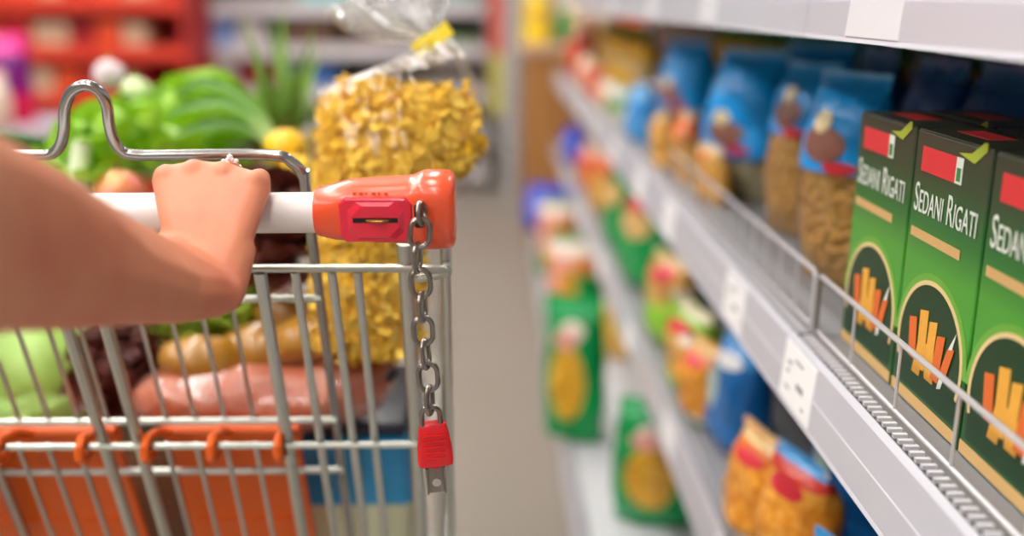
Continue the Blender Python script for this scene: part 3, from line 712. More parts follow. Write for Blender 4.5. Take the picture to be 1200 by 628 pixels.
# --- oil bottles at the back and the far end of the middle shelf
t = NT('golden_oil'); nz = t.noise(20); t.bsdf(t.mixc(nz, lin('ffc400'), lin('eaa800')), .25, spec=.4); OIL = t.m
CAPG = mat('green_cap', '1f8a3c', .35); LABY = mat('bottle_label', 'ecd9a0', .4, 0, .3, 60); CAPR = mat('red_cap', 'd8362c', .35)
def bottle(loc, h, r, label, capm, group, body=OIL, labm=LABY):
    o = thing('oil_bottle', loc, label, 'bottle', group)
    link('bottle_body', MB().lathe([(r*.8, 0), (r, .006), (r, h*.30), (r*.93, h*.34), (r, h*.38), (r, h*.58), (r*.8, h*.70), (r*.42, h*.80), (r*.36, h*.88)]).mesh('bottle_body', [body]), o)
    link('bottle_cap', MB().lathe([(r*.44, h*.87), (r*.46, h*.88), (r*.46, h*.985), (r*.38, h)]).mesh('bottle_cap', [capm]), o)
    link('bottle_label', MB().lathe([(r*1.012, h*.40), (r*1.012, h*.56)], cap=False).mesh('bottle_label', [labm]), o)
    return o
ob = bottle((.60, 1.05, ZM+.001), .235, .031, 'golden oil bottle with green cap in the back row of the middle shelf', CAPG, 'oil bottles in the back row')
for k in range(1, 36):
    o = copy_tree(ob); o.location = (.60 if k % 2 else .655, 1.05+.047*k*2/2, ZM+.001)
fb = None
for k in range(9):
    y = 2.86+.125*k
    o = bottle((.43, y, ZM+.001), .225, .040, 'bright yellow oil bottle in the front row at the far end of the middle shelf', CAPG, 'oil bottles in the front row') if fb is None else copy_tree(fb)
    fb = fb or o; o.location = (.43+.02*(k % 2), y, ZM+.001)
bottle(on(688, .40), .26, .042, 'red sauce bottle with a white cap standing in for a highlight, at the far end of the middle shelf', mat('highlight_cap', 'f4f2f0', .2, coat=.8), None, mat('red_sauce', 'e03a22', .15, coat=.5), LBL['orange'])  # glossy white cap added in place of a bright out-of-focus highlight

# --- lower shelf, from the wooden cabinet towards the camera
GRN = bag_mat('green_pouch_print', [(0, '0c9a4e'), (.5, '0a8f48'), (.9, '12a457')], (.45, .42, .28, .26, 'f2c23a', 'd09020'), [(.5, .78, .2, .06, 'e9d7c8')], .16, .5)
GRN2 = bag_mat('green_pouch_plain', [(0, '0b9148'), (.55, '0a8744'), (.9, '0f9a50')], None, [(.55, .62, .3, .13, 'd9b070')], .16, .5)
LIME = bag_mat('lime_pouch_print', [(0, '7fb52c'), (.4, '96c43a'), (.62, 'e8dcc0'), (.72, 'd8a45a'), (.93, 'e0c890')], (.5, .68, .36, .2, 'ecc070', 'b47c30'), [(.6, .86, .22, .06, 'd8303c')], .2, .5)
LIME2 = bag_mat('lime_clear_print', [(0, '86b834'), (.3, 'd3a44e'), (.75, '8cbc3a'), (.92, 'e4dcb8')], (.5, .46, .3, .22, *PASTA_T), [(.3, .75, .16, .07, 'd8303c'), (.75, .7, .1, .06, 'f4f2ee')], .18, .5)
ORNG = bag_mat('orange_clear_print', [(0, '69a832'), (.10, 'd8902c'), (.3, 'e09a34'), (.78, 'd2762a'), (.9, 'e8c070')], (.5, .5, .48, .34, 'f4b044', 'c87818'), [(.3, .14, .2, .06, 'd8303c'), (.7, .1, .2, .05, 'f0efe8')], .16, .6)
BLPK = bag_mat('mid_blue_print', [(0, '1b6cb4'), (.5, '1a66aa'), (.8, '3d8ccb')], None, [(.35, .55, .16, .2, '9fb8b0')], .2, .5)
ORBL = bag_mat('orange_blue_print', [(0, '1f9a3a'), (.12, '2a86c8'), (.2, 'e0902c'), (.75, 'e8a23a'), (.85, 'd24032'), (.93, '3a9ad8')], (.5, .5, .45, .24, 'f6b648', 'cf801c'), [], .14, .6)
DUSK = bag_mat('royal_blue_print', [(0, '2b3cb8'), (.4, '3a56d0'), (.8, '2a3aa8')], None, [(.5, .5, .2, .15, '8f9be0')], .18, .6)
low = [
 ('pasta_bag', (.16, .15, .07), 21, DUSK, 672, .34, 'small royal blue bag at the far end of the lower shelf'),
 ('pasta_bag', (.16, .15, .07), 21, REDB, 690, .35, 'red and orange bag near the far end of the lower shelf'),
 ('pasta_bag', (.16, .19, .08), 22, TANO, 709, .36, 'tan and orange bag between the red bag and the green bags of the lower shelf'),
 ('pasta_bag', (.17, .235, .09), 23, GRN2, 729, .36, 'plain green bag with white shine, the farther of two on the lower shelf'),
 ('pasta_bag', (.19, .235, .10), 24, GRN2, 757, .37, 'plain green bag with tan label, the nearer of two on the lower shelf'),
 ('pasta_bag', (.08, .12, .05), 26, TANO, 743, .368, 'small tan and orange bag between the two plain green bags'),
 ('pasta_bag', (.08, .13, .05), 28, LIME2, 773, .370, 'small lime bag squeezed between a plain green bag and the lime bag with tan top'),
 ('pasta_bag', (.13, .17, .085), 25, LIME, 787, .36, 'lime green bag with red mark and tan top, next to the plain green bag'),
 ('pasta_bag', (.13, .148, .085), 26, LIME2, 813, .355, 'lime bag with red and white marks, nearer than the tan topped lime bag'),
 ('pasta_bag', (.10, .125, .075), 27, ORNG, 826, .352, 'orange pasta bag with red corner, beside the lime bag with red and white marks'),
 ('flour_bag', (.115, .170, .08), 28, BLPK, 864, .378, 'mid blue bag with pale label, between two orange bags of the lower shelf'),
 ('pasta_bag', (.11, .135, .075), 29, ORNG, 888, .345, 'orange pasta bag on the nearer side of the mid blue bag'),
 ('pasta_bag', (.105, .160, .075), 30, ORBL, 929, .355, 'orange pasta bag with a blue top, beside the orange bag with a red corner'),
 ('pasta_bag', (.105, .140, .075), 31, ORBL, 984, .355, 'orange pasta bag with blue top and green corner, nearest full bag on the lower shelf'),
 ('flour_bag', (.14, .22, .085), 28, BLPK, 1003, .455, 'mid blue bag behind the nearest orange bag of the lower shelf'),
 ('pasta_bag', (.13, .125, .085), 31, REDB, 1070, .365, 'red bag half hidden under the middle price rail near the photo bottom'),
]
for nm, d, sd, m_, px, X, lb_ in low:
    pt = [('printed_label', .05, .80, .26, .06, LBL['red'] if m_ is not BLPK else LBL['white'], 'oval')] if px > 740 else ()
    pack(nm, d, sd, m_, on(px, X-.036, ZL+.0065), lb_, parts=pt, rz=RZ+RND.uniform(.22, .42))
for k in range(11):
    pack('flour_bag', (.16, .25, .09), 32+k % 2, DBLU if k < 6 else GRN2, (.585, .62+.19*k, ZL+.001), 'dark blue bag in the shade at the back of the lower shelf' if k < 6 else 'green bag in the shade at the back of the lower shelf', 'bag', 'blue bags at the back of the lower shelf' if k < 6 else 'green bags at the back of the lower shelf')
# --- base deck: big green bags, some lying on others
GOR = bag_mat('green_orange_print', [(0, '0c9048'), (.42, '0e9a4e'), (.62, 'e08a3c'), (.8, 'e9d6c6'), (.93, '0c9048')], (.4, .40, .30, .24, 'f0b434', 'cf8e20'), [(.2, .55, .16, .2, 'e89a86')], .16, .5)
YEL = bag_mat('yellow_white_print', [(0, 'd8a848'), (.3, 'e8c040'), (.55, 'efe6d0'), (.75, 'e6c24a'), (.93, 'efe6d0')], None, [(.35, .5, .16, .12, 'e08a78')], .16, .5)
base = [
 ('pasta_bag', (.15, .115, .10), 41, GOR, 638, .215, 0, 'short green and orange bag under the royal blue bag on the base shelf'),
 ('pasta_bag', (.15, .29, .10), 42, GOR, 652, .225, 0, 'green bag with orange and white top, second from the far end of the base shelf'),
 ('pasta_bag', (.16, .31, .10), 42, GOR, 668, .228, 0, 'green bag with orange and white top, third from the far end of the base shelf'),
 ('pasta_bag', (.15, .345, .10), 43, GRN, 672, .180, 0, 'tall green bag with a golden window, standing on the base shelf'),
 ('pasta_bag', (.15, .28, .10), 41, GRN2, 706, .345, 0, 'plain green bag leaning behind the tall green bag on the base shelf'),
 ('pasta_bag', (.16, .29, .11), 44, YEL, 738, .385, 0, 'yellow and white bag behind the tall green bag on the base shelf'),
 ('pasta_bag', (.18, .25, .12), 45, GRN, 768, .315, 0, 'slumped green bag with yellow window, nearest on the base shelf'),
]
for nm, d, sd, m_, px, X, up_, lb_ in base:
    pack(nm, d, sd, m_, on(px, X, ZD+.009), lb_, parts=[('printed_label', -.08, .72, .2, .06, LBL['pink'], 'oval')], rz=RZ+RND.uniform(1.15, 1.35))
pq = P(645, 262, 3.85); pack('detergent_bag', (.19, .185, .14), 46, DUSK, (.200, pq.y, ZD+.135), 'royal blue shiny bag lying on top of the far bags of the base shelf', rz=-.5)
for k in range(8): pack('pasta_bag', (.22, .33, .12), 47+k % 2, GRN2, (.50, 1.0+.36*k, ZD+.001), 'green bag in the back row of the base shelf', 'bag', 'green bags at the back of the base shelf')

# ================================================================== BEYOND THE SHELF
cab = thing('wooden_cabinet', (.42, 4.95, 0), 'brown wooden cabinet standing at the far end of the shelving', 'cabinet')
MB().box((.135, 4.62, .04), (.76, 5.28, .93), .006).build('carcass', WOOD, cab, smooth=False)
MB().box((.115, 4.60, .931), (.78, 5.30, .968), .006).build('cabinet_top', mat('pale_wood_top', 'd9b394', .45, 0, .1, 8), cab, smooth=False)
MB().box((.155, 4.64, 0), (.74, 5.26, .0395)).build('plinth', mat('plinth_dark', '4a3a2c', .6), cab, smooth=False)
bottle((.20, 4.86, .969), .30, .075, 'fat yellow jug on the wooden cabinet top', CAPG, None, mat('yellow_jug', 'e9c81c', .25), LBL['yellow'])
pack('snack_bag', (.20, .20, .09), 51, GRN2, (.385, 4.88, .969), 'dark green bag beside the yellow jug on the wooden cabinet', rz=0)
pack('snack_bag', (.20, .19, .09), 52, PINKB, (.47, 4.70, .969), 'pink bag on the wooden cabinet, nearest the shelving', rz=0)
pack('snack_bag', (.20, .18, .09), 53, REDB, (.63, 4.90, .969), 'red bag on the wooden cabinet behind the pink bag', rz=0)
ed = thing('end_display', (.08, 6.2, 0), 'tall narrow grey display stand with a red post and yellow poster beside the aisle', 'display stand')
MB().box((.05, 6.0, .0), (.125, 6.45, 1.7), .004).build('side_panel', mat('display_grey', 'b9b4b2', .5), ed, smooth=False)
MB().box((-.04, 6.02, .50), (.048, 6.10, 1.7), .004).build('red_post', mat('display_red', 'd4553f', .5, 0, .15, 5), ed, smooth=False)
MB().box((-.035, 6.012, .50), (.042, 6.0195, .86), .001).build('poster', mat('poster_yellow_green', 'c9c85a', .5, 0, .25, 9), ed, smooth=False)

def rack(name, x0, x1, y0, y1, levels, label, m, railm, group=None):
    r = thing(name, ((x0+x1)/2, (y0+y1)/2, 0), label, 'shelf', group)
    MB().box((x0, y1-.03, 0), (x1, y1, 1.6)).build('back_panel', m, r, smooth=False)
    for x in (x0, x1-.03): MB().box((x, y0+.02, 0), (x+.03, y1-.031, 1.6), .002).build('side_panel', m, r, smooth=False)
    for z in levels:
        MB().box((x0+.031, y0+.012, z), (x1-.031, y1-.031, z+.03)).build('shelf_board', railm, r, smooth=False)
        MB().box((x0, y0, z-.03), (x1, y0+.011, z+.05), .003).build('price_rail', railm, r, smooth=False)
    return r
RD = mat('rack_red_panel', 'c02018', .55); DK = mat('rack_dark_panel', '57504e', .6); RL = mat('rack_pale_rail', 'd9d3d6', .4)
rack('red_rack', -3.6, -1.70, 5.55, 6.05, (.10, .36, .62, .88, 1.14), 'red backed rack full of red packs behind the cart', RD, mat('rack_red_rail', 'dc3a20', .45))
rack('store_rack', -1.83, -.06, 6.2, 6.65, (.10, .345, .60, .858, 1.114), 'dark backed store rack with pale price rails, beyond the bag of pasta', DK, RL)
RP = [mat('red_pack_print', 'd8241c', .4, 0, .3, 14), mat('orange_red_pack_print', 'ea5020', .4, 0, .25, 14), mat('cream_pack_print', 'd8b090', .45, 0, .3, 14), mat('crimson_pack_print', 'a8101c', .4, 0, .3, 14)]
def small_box(name, lo, hi, m, label, cat, group=None):
    lo, hi = V(lo), V(hi); c = V(((lo.x+hi.x)/2, (lo.y+hi.y)/2, lo.z)); return solo(name, MB().box(lo, hi, .008, seg=2), m, c, label, cat, group, smooth=False)
nm4 = ['red', 'orange red', 'cream', 'crimson']
for zi, z in enumerate((.391, .651, .911, 1.171)):
    x = -3.54; i = zi
    while x < -1.95:
        wd = RND.uniform(.12, .2); c = RND.choice([0, 0, 0, 1, 1, 3, 3, 2]) if zi < 2 else RND.choice([0, 1, 0, 3, 2])
        small_box('snack_pack', (x, 5.60+RND.uniform(0, .03), z), (x+wd, 5.85, z+RND.uniform(.13, .165)), RP[c], nm4[c]+' pack on the red rack behind the cart', 'pack', nm4[c]+' packs on the red rack'); x += wd+.012
BP = mat('light_blue_pack', '88a8e4', .4, 0, .2, 10); BP2 = mat('blue_pack', '3a6cb0', .4, 0, .2, 10); DKR = mat('dark_red_pack', '8f1420', .4, 0, .2, 10); WHP = mat('white_pack', 'e4dcdc', .4, 0, .15, 10); TQ = mat('turquoise_pack', '58b8b4', .4, 0, .15, 10); BRP = mat('brown_pack', '6a4a36', .5, 0, .2, 10)
for x, z, wd, h, m_, l in ((-1.78, .889, .15, .19, BP, 'light blue pack on the dark rack, beside the red rack'), (-1.60, .889, .16, .15, WHP, 'white pack on the dark rack, next to the light blue pack'), (-1.78, .631, .15, .19, WHP, 'white pack under the light blue pack on the dark rack'),
    (-1.61, .631, .22, .17, DKR, 'dark red pack behind the pineapple leaves'), (-1.36, .631, .17, .14, BP2, 'blue pack behind the pineapple leaves, left of its twin'), (-1.17, .631, .17, .14, BP2, 'blue pack next to the pasta bag, right of its twin'), (-1.30, .889, .30, .17, BRP, 'long brown pack above the two blue packs'),
    (-1.20, 1.145, .35, .2, TQ, 'turquoise pack on the top board of the dark rack'), (-.92, .889, .25, .16, BRP, 'brown pack behind the neck of the pasta bag'), (-.40, .889, .28, .06, mat('green_pack', '7f9a6a', .5), 'flat green pack on the dark rack, right of the yellow clip'), (-.40, .631, .28, .10, mat('grey_pack', '6a6264', .5), 'grey pack under the flat green pack'), (-.42, 1.145, .3, .1, mat('teal_pack', '5f9c94', .5), 'teal pack on the top board above the flat green pack')):
    small_box('store_pack', (x, 6.26, z), (x+wd, 6.46, z+h), m_, l, 'pack')
# display table at the far left
dt = thing('display_table', (-1.98, 3.6, 0), 'lilac grey display table with pale bags behind the cart at the left edge', 'display table')
LIL = mat('lilac_metal', 'b9a9b8', .45)
MB().box((-2.45, 3.30, .685), (-1.62, 3.95, .728), .006).build('table_board', LIL, dt, smooth=False)
MB().box((-2.45, 3.34, .38), (-1.64, 3.95, .41), .004).build('lower_board', LIL, dt, smooth=False)
for x in (-2.43, -1.68):
    for y in (3.35, 3.90): MB().box((x, y, 0), (x+.03, y+.03, .684)).build('table_leg', LIL, dt, smooth=False)
CRM = bag_mat('cream_pink_print', [(0, 'd8b0a0'), (.3, 'e6cdb8'), (.65, 'ead8c6'), (.9, 'e0a8a0')], None, [(.3, .4, .2, .15, 'd8506a')], .4)
MAG = bag_mat('magenta_print', [(0, 'd81a64'), (.5, 'c01478'), (.8, '8a1080')], None, [], .3); PUR = bag_mat('purple_print', [(0, 'd0184c'), (.35, '7a1470'), (.6, '6a1270'), (.8, 'e0208a')], None, [], .3)
pack('bread_bag', (.26, .21, .17), 61, CRM, (-1.80, 3.42, .729), 'round cream bag on the display table, right beside the arm', rz=.2)
pack('bread_bag', (.26, .23, .17), 62, CRM, (-2.04, 3.50, .729), 'round cream bag on the display table at the photo edge', rz=-.1)
pack('sweet_bag', (.22, .32, .12), 63, PUR, (-1.82, 3.70, .729), 'tall purple and pink bag behind the round cream bags', rz=0)
pack('sweet_bag', (.22, .20, .12), 64, MAG, (-1.80, 3.46, .411), 'magenta bag on the lower board of the display table', rz=.1)
pack('sweet_bag', (.20, .18, .12), 65, CRM, (-2.04, 3.48, .411), 'cream bag on the lower board of the display table', rz=0)

# ================================================================== WHAT IS IN THE CART
def leaf_mat(name, c_tip, c_mid, c_rib, rough=.36, transl=.25, c_alt=None):
    t = NT(name); uv = t.n('ShaderNodeUVMap'); sp = t.n('ShaderNodeSeparateXYZ'); t.l(uv.outputs[0], sp.inputs[0]); nz = t.noise(30, 4); nb = t.noise(70, 3)
    col = t.ramp(sp.outputs[1], [(0, lin(c_rib)), (.3, lin(c_mid)), (1, lin(c_tip))])
    rnd = t.n('ShaderNodeNewGeometry').outputs['Random Per Island']
    col = t.mixc(t.math('MULTIPLY', rnd, .55), col, lin(c_alt)) if c_alt else col
    rib = t.math('MULTIPLY', t.math('LESS_THAN', t.math('ABSOLUTE', t.math('SUBTRACT', sp.outputs[0], .5)), .06), t.math('SUBTRACT', 1.0, sp.outputs[1], True))
    col = t.mixc(rib, col, lin(c_rib)); col = t.mixc(t.math('MULTIPLY', nz, .5), col, lin(c_mid))
    b = t.bsdf(col, rough, bump=nb, bstr=.4, bdist=.004)
    tr = t.n('ShaderNodeBsdfTranslucent'); t.l(col, tr.inputs[0]); mx = t.n('ShaderNodeMixShader'); mx.inputs[0].default_value = transl
    t.l(b.outputs[0], mx.inputs[1]); t.l(tr.outputs[0], mx.inputs[2]); t.l(mx.outputs[0], t.out.inputs[0]); return t.m
LG = leaf_mat('bright_lettuce', '93c414', 'aedc30', 'f0f4d0', c_alt='6cae1c'); LY = leaf_mat('curly_green', '8da832', 'a3b23e', 'd8d890'); LR = leaf_mat('dark_red_lettuce', '54231f', '6a3428', '9a6a50', .4, .15); LC_ = leaf_mat('pale_cabbage', '9fcf5a', 'bcdc80', 'eff2cf', .35, .15)
LP_ = leaf_mat('pineapple_leaf', '86a84c', '72963e', 'b0a030', .35, .15); LK = leaf_mat('leek_leaf', '3f7c18', '5f9a24', 'd0e0a0', .45, .2)
def add_leaf(m, uvs, base, d, nrm, L, W, curl, ruf, rf, seed, nv=12, nu=8, shape='lettuce'):
    """d: growing direction, nrm: side that the leaf bends away from"""
    d = d.normalized(); s_ = d.cross(nrm).normalized(); nrm = s_.cross(d).normalized(); rows = []
    p = V(base); ang = 0; st = L/nv; R = random.Random(seed); ph = R.uniform(0, 6); cv = R.uniform(.5, 1.2)
    for j in range(nv+1):
        v = j/nv
        if shape == 'lettuce': wv = W*(.22+1.15*v**.75)*(1-max(0, (v-.72)/.28)**2.2*.75)
        else: wv = W*(1-v**1.6)*.98+W*.02
        dd = d*math.cos(ang)+nrm*math.sin(ang); nn = nrm*math.cos(ang)-d*math.sin(ang); row = []
        for k in range(nu+1):
            u = -1+2*k/nu
            off = ruf*abs(u)**1.6*math.sin(v*rf+ph+(1.5 if u < 0 else 0))*min(1, v*2)+ruf*.8*noise.noise(V((u*2.2+seed, v*5, seed*.37)))
            cup = -cv*.25*wv*(u*u) if shape == 'lettuce' else wv*.45*abs(u)
            q = m.bm.verts.new(p+s_*(u*wv/2)+nn*(off-cup if shape == 'lettuce' else cup)); row.append(q); uvs[q] = (k/nu, v)
        rows.append(row); p = p+dd*st; ang += curl/nv
    for A, B in zip(rows, rows[1:]):
        for k in range(nu): m.bm.faces.new((A[k], A[k+1], B[k+1], B[k]))
def leafy(name, mtl, parent, leaves):
    m = MB(); uvs = {}
    for a in leaves: add_leaf(m, uvs, *a[:9], **(a[9] if len(a) > 9 else {}))
    lay = m.bm.loops.layers.uv.new('UVMap')
    for f in m.bm.faces:
        for l in f.loops: l[lay].uv = uvs[l.vert]
    r = parent.location if parent else V((0, 0, 0))
    o = link(name, m.mesh(name, [mtl], off=r, angle=180), parent); return o
def head(name, c, R, n, mtl, label, seed, axis=(0, 0, 1), open_=1.0, ruf=.010, rf=16, wide=1.0, core='e8ecc8', solid=True):
    c = V(c); ax = V(axis).normalized(); RR = random.Random(seed); root = thing(name, c-V((0, 0, R*.8)), label, 'vegetable')
    e1 = ax.orthogonal().normalized(); e2 = ax.cross(e1); ls = []
    b = c-ax*R*.8
    for k in range(n):
        f = k/(n-1); a = k*2.39996+RR.uniform(-.3, .3); side_ = e1*math.cos(a)+e2*math.sin(a)
        tilt = (.10+1.25*f*open_)+RR.uniform(-.1, .1); d = ax*math.cos(tilt)+side_*math.sin(tilt); nrm = side_*math.cos(tilt)-ax*math.sin(tilt)
        L = R*(1.35+.35*f)*RR.uniform(.9, 1.1)
        ls.append((b+side_*R*.12, d, -nrm, L, L*.72*wide*RR.uniform(.85, 1.15), -(1.5-.9*f)*-1*RR.uniform(.6, 1.1), ruf, rf, seed*31+k))
    leafy('leaves', mtl, root, ls)
    MB().lathe([(.001, -.0), (R*.16, .002), (R*.18, R*.2), (R*.10, R*.45), (.001, R*.5)], n=12).build('stem', mat('stem_'+core, core, .45), root, off=(0, 0, 0)).matrix_local = Matrix.Translation(b-root.location) @ V((0, 0, 1)).rotation_difference(ax).to_matrix().to_4x4()
    return root
head('lettuce', P(122, 172, 1.16), .064, 20, LG, 'bright green lettuce nearest the bump of the wire seat bar', 3, (-.1, -.25, 1), 1.0, .014, 17)
head('lettuce', P(208, 150, 1.34), .096, 24, LG, 'bright green lettuce in the middle of the pile, above the hand', 4, (.1, -.2, 1), 1.0, .016, 17)
head('lettuce', P(262, 140, 1.45), .070, 18, LG, 'bright green lettuce behind the long leek leaves, next to the pineapple crown', 5, (.2, -.1, 1), .9, .015, 17)
head('red_lettuce', P(326, 256, 1.04), .060, 22, LR, 'dark red curly lettuce between the hand and the bag of pasta', 6, (.2, -.5, 1), 1.1, .012, 22, 1.1, '8a5a48')
head('red_lettuce', P(150, 425, 1.05), .044, 22, LR, 'dark red curly lettuce low in the cart, beside the pale green cabbage', 7, (0, -.6, .8), 1.2, .012, 22, 1.1, '8a5a48')
head('curly_lettuce', P(252, 345, 1.09), .054, 22, LY, 'curly yellow green lettuce under the wrist, above the golden potatoes', 8, (0, -.5, 1), 1.2, .012, 22, 1.1)
cb = thing('cabbage', P(50, 442, 1.13)-V((0, 0, .085)), 'pale green round cabbage low at the left side of the cart', 'vegetable')
cc = P(50, 442, 1.13); ls = []
MB().ell(cc, (.074, .074, .072), 3, .06, 9).build('cabbage_heart', mat('cabbage_heart', 'a9d060', .4, 0, .3, 18, bump=.3), cb)
for k in range(11):
    a = k*2.4; sd_ = V((math.cos(a), math.sin(a), 0)); ls.append((cc+sd_*.05-V((0, 0, .075)), (sd_*.8+V((0, 0, .5))), -(sd_*.5-V((0, 0, .8))), 0.10, .10, 1.7, .005, 9, 900+k))
leafy('outer_leaves', LC_, cb, ls)
# pineapple: body below, crown of long leaves
pb = P(338, 208, 1.40); pine = thing('pineapple', pb-V((0, 0, .09)), 'pineapple with a crown of long grey green leaves, beside the bag of pasta', 'fruit')
t = NT('pineapple_skin'); tc = t.n('ShaderNodeTexCoord'); vo = t.n('ShaderNodeTexVoronoi', i_Scale=45); t.l(tc.outputs['Object'], vo.inputs[0])
t.bsdf(t.ramp(vo.outputs['Distance'], [(0, lin('c98a2a')), (.6, lin('8a6a24')), (.9, lin('5a5a20'))]), .5, bump=vo.outputs['Distance'], bstr=1, bdist=.01)
MB().lathe([(.02, -.09), (.045, -.075), (.056, -.03), (.056, .02), (.045, .055), (.02, .068)], pb, 24).build('fruit_body', t.m, pine)
cr = P(337, 166, 1.40); ls = []
tips = [(292, 22), (318, 34), (309, 62), (366, 36), (374, 68), (356, 84), (338, 70), (330, 20), (348, 50), (300, 95), (380, 110)]
for k, (x, y) in enumerate(tips):
    tp = P(x, y, 1.40+.10*math.sin(k*2.1)); d = tp-cr; b_ = cr+V(((x-336)*.00012, .012*math.sin(k*2.1), 0)); sd_ = V((1, .3*math.sin(k), 0)).cross(d)
    ls.append((b_, d-V((0, .0, 0)), -sd_ if sd_.y > 0 else sd_, d.length*1.03, .021, .25, .0, 1, 400+k, dict(nu=4, shape='blade')))
for k in range(14):
    a = k*2.4; sd_ = V((math.cos(a), math.sin(a), 0)); ls.append((cr+sd_*.01, sd_*.45+V((0, 0, 1)), -(sd_-V((0, 0, .3))), .075, .018, .5, 0, 1, 450+k, dict(nu=4, shape='blade')))
leafy('crown', LP_, pine, ls)
# leek: white stalk and long flat leaves that lie over the lettuce
lk_ = thing('leek', P(340, 195, 1.16), 'leek with long dark green leaves lying over the lettuce, right of the middle', 'vegetable')
pts = [P(352, 190, 1.17), P(335, 182, 1.17), P(316, 162, 1.17)]
MB().tube(smooth_path(pts), .010, 12).build('stalk', mat('leek_white', 'dfe6c0', .35), lk_)
m = MB(); uvs = {}
def ribbon(pts, w, sd):
    pp = smooth_path(pts, 6); rows = []
    for i, p in enumerate(pp):
        v = i/(len(pp)-1); tg_ = (pp[min(i+1, len(pp)-1)]-pp[max(i-1, 0)]).normalized(); s_ = tg_.cross(V((.1, -.8, .55))).normalized(); nn = s_.cross(tg_); ww = w*(1-max(0, (v-.55)/.45)**1.5*.9); row = []
        for k in range(5):
            u = -1+k/2; q = m.bm.verts.new(p+s_*u*ww/2+nn*(abs(u)*ww*.22)); uvs[q] = (k/4, v); row.append(q)
        rows.append(row)
    for A, B in zip(rows, rows[1:]):
        for k in range(4): m.bm.faces.new((A[k], A[k+1], B[k+1], B[k]))
for j, q in enumerate([[(318, 164), (300, 132), (268, 106), (236, 98), (208, 108)], [(316, 164), (285, 150), (245, 146), (205, 158)], [(316, 162), (296, 140), (262, 122), (222, 125), (196, 138)]]):
    ribbon([P(x, y, 1.165-.012*j) for x, y in q], .017, j)
lay = m.bm.loops.layers.uv.new('UVMap')
for f in m.bm.faces:
    for l in f.loops: l[lay].uv = uvs[l.vert]
link('leaves', m.mesh('leaves', [LK], off=lk_.location, angle=180), lk_)
ws = thing('leek', P(93, 224, 1.10), 'white leek stalk standing up behind the wire bump, left of the lettuce', 'vegetable')
MB().tube([P(92, 226, 1.10), P(93, 200, 1.10), P(96, 166, 1.10)], [.0125, .0115, .0105], 14).build('stalk', mat('leek_white', 'dfe6c0', .35), ws)
wl = []
for k in range(5):
    a = k*1.3; wl.append((P(92, 222, 1.10), V((math.cos(a)*.8, math.sin(a)*.5, .5)), V((0, 0, 1)), .06, .03, -.7, .004, 9, 700+k))
leafy('root_leaves', LG, ws, wl)
# bulbs, fruit
def fruit(name, c, r, m_, label, cat, amp=.04, stem='6a4a2a', rot=None):
    c = V(c); rz_ = r if hasattr(r, '__len__') else (r, r, r*.93); o = thing(name, c-V((0, 0, rz_[2])), label, cat)
    MB().ell(c, rz_, 3, amp, 5, rot=rot, seed=len(name)+c.x*9).build('flesh', m_, o)
    tp = c+(rot @ V((rz_[0]*.97, 0, 0)) if rot else V((0, 0, rz_[2]*.95)))
    MB().tube([tp-V((0, 0, .003)), tp+V((.001, 0, .004)), tp+V((.003, 0, .008))], [.0028, .002, .0022], 8).build('stem', mat('stem_'+stem, stem, .6), o); return o
WHV = mat('white_bulb', 'decccf', .4, 0, .12, 14)
fruit('turnip', P(128, 88, 1.42), .023, WHV, 'pinkish white bulb at the back of the lettuce pile, against the red rack', 'vegetable', .12, '7fae4a')
fruit('turnip', P(160, 108, 1.36), .022, mat('pale_green_bulb', 'd3e4a8', .4, 0, .12, 14), 'pale green bulb beside the pinkish white bulb', 'vegetable', .12, '7fae4a')
t = NT('apple_skin'); nz = t.noise(22, 4); n2 = t.noise(6, 2); t.bsdf(t.ramp(t.math('ADD', t.math('MULTIPLY', nz, .4), t.math('MULTIPLY', n2, .6)), [(.38, lin('e8b058')), (.52, lin('e0685a')), (.65, lin('d83a40'))]), .25, coat=.3)
fruit('apple', P(140, 229, 1.09), .031, t.m, 'red and yellow apple under the wire seat bar, left of the hand', 'fruit')
YM = mat('lemon_skin', 'f6c21a', .35, 0, .08, 60, bump=.2)
fruit('lemon', P(335, 174, 1.14), (.026, .024, .023), YM, 'yellow lemon above the seat bar, in front of the pineapple', 'fruit')
fruit('lemon', P(350, 203, 1.10), (.022, .021, .021), YM, 'yellow lemon below the seat bar, against the bag of pasta', 'fruit')
fruit('cucumber', P(30, 172, 1.36), (.075, .021, .021), mat('cucumber_skin', '2f5c1c', .25, 0, .3, 40, coat=.3), 'dark green cucumber at the left side, behind the forearm', 'vegetable', .06, '6a7a3a', Matrix.Rotation(.5, 3, 'Z') @ Matrix.Rotation(.25, 3, 'Y'))
POT = mat('golden_potato_skin', 'b88022', .3, 0, .35, 30, coat=.35, bump=.15)
for k, (x, y, d, r, a, l) in enumerate([(240, 422, 1.0, (.046, .030, .027), .1, 'golden potato at the left end of the row on the pink pack'), (305, 412, 1.02, (.050, .032, .030), -.15, 'golden potato in the middle of the row on the pink pack'), (372, 396, 1.0, (.052, .032, .027), -.2, 'long golden potato below the bag of pasta'), (345, 372, 1.06, (.045, .03, .028), .3, 'golden potato lying on the others, right of the curly lettuce')]):
    o = thing('potato', P(x, y, d)-V((0, 0, r[2])), l, 'vegetable', None)
    MB().ell(P(x, y, d), r, 3, .12, 6, rot=Matrix.Rotation(a, 3, 'Y'), seed=k).build('potato_skin', POT, o) if 0 else None
    bpy.data.objects.remove(o)
    solo('potato', MB().ell(P(x, y, d), r, 3, .12, 6, rot=Matrix.Rotation(a, 3, 'Y'), seed=k), POT, P(x, y, d), l, 'vegetable')
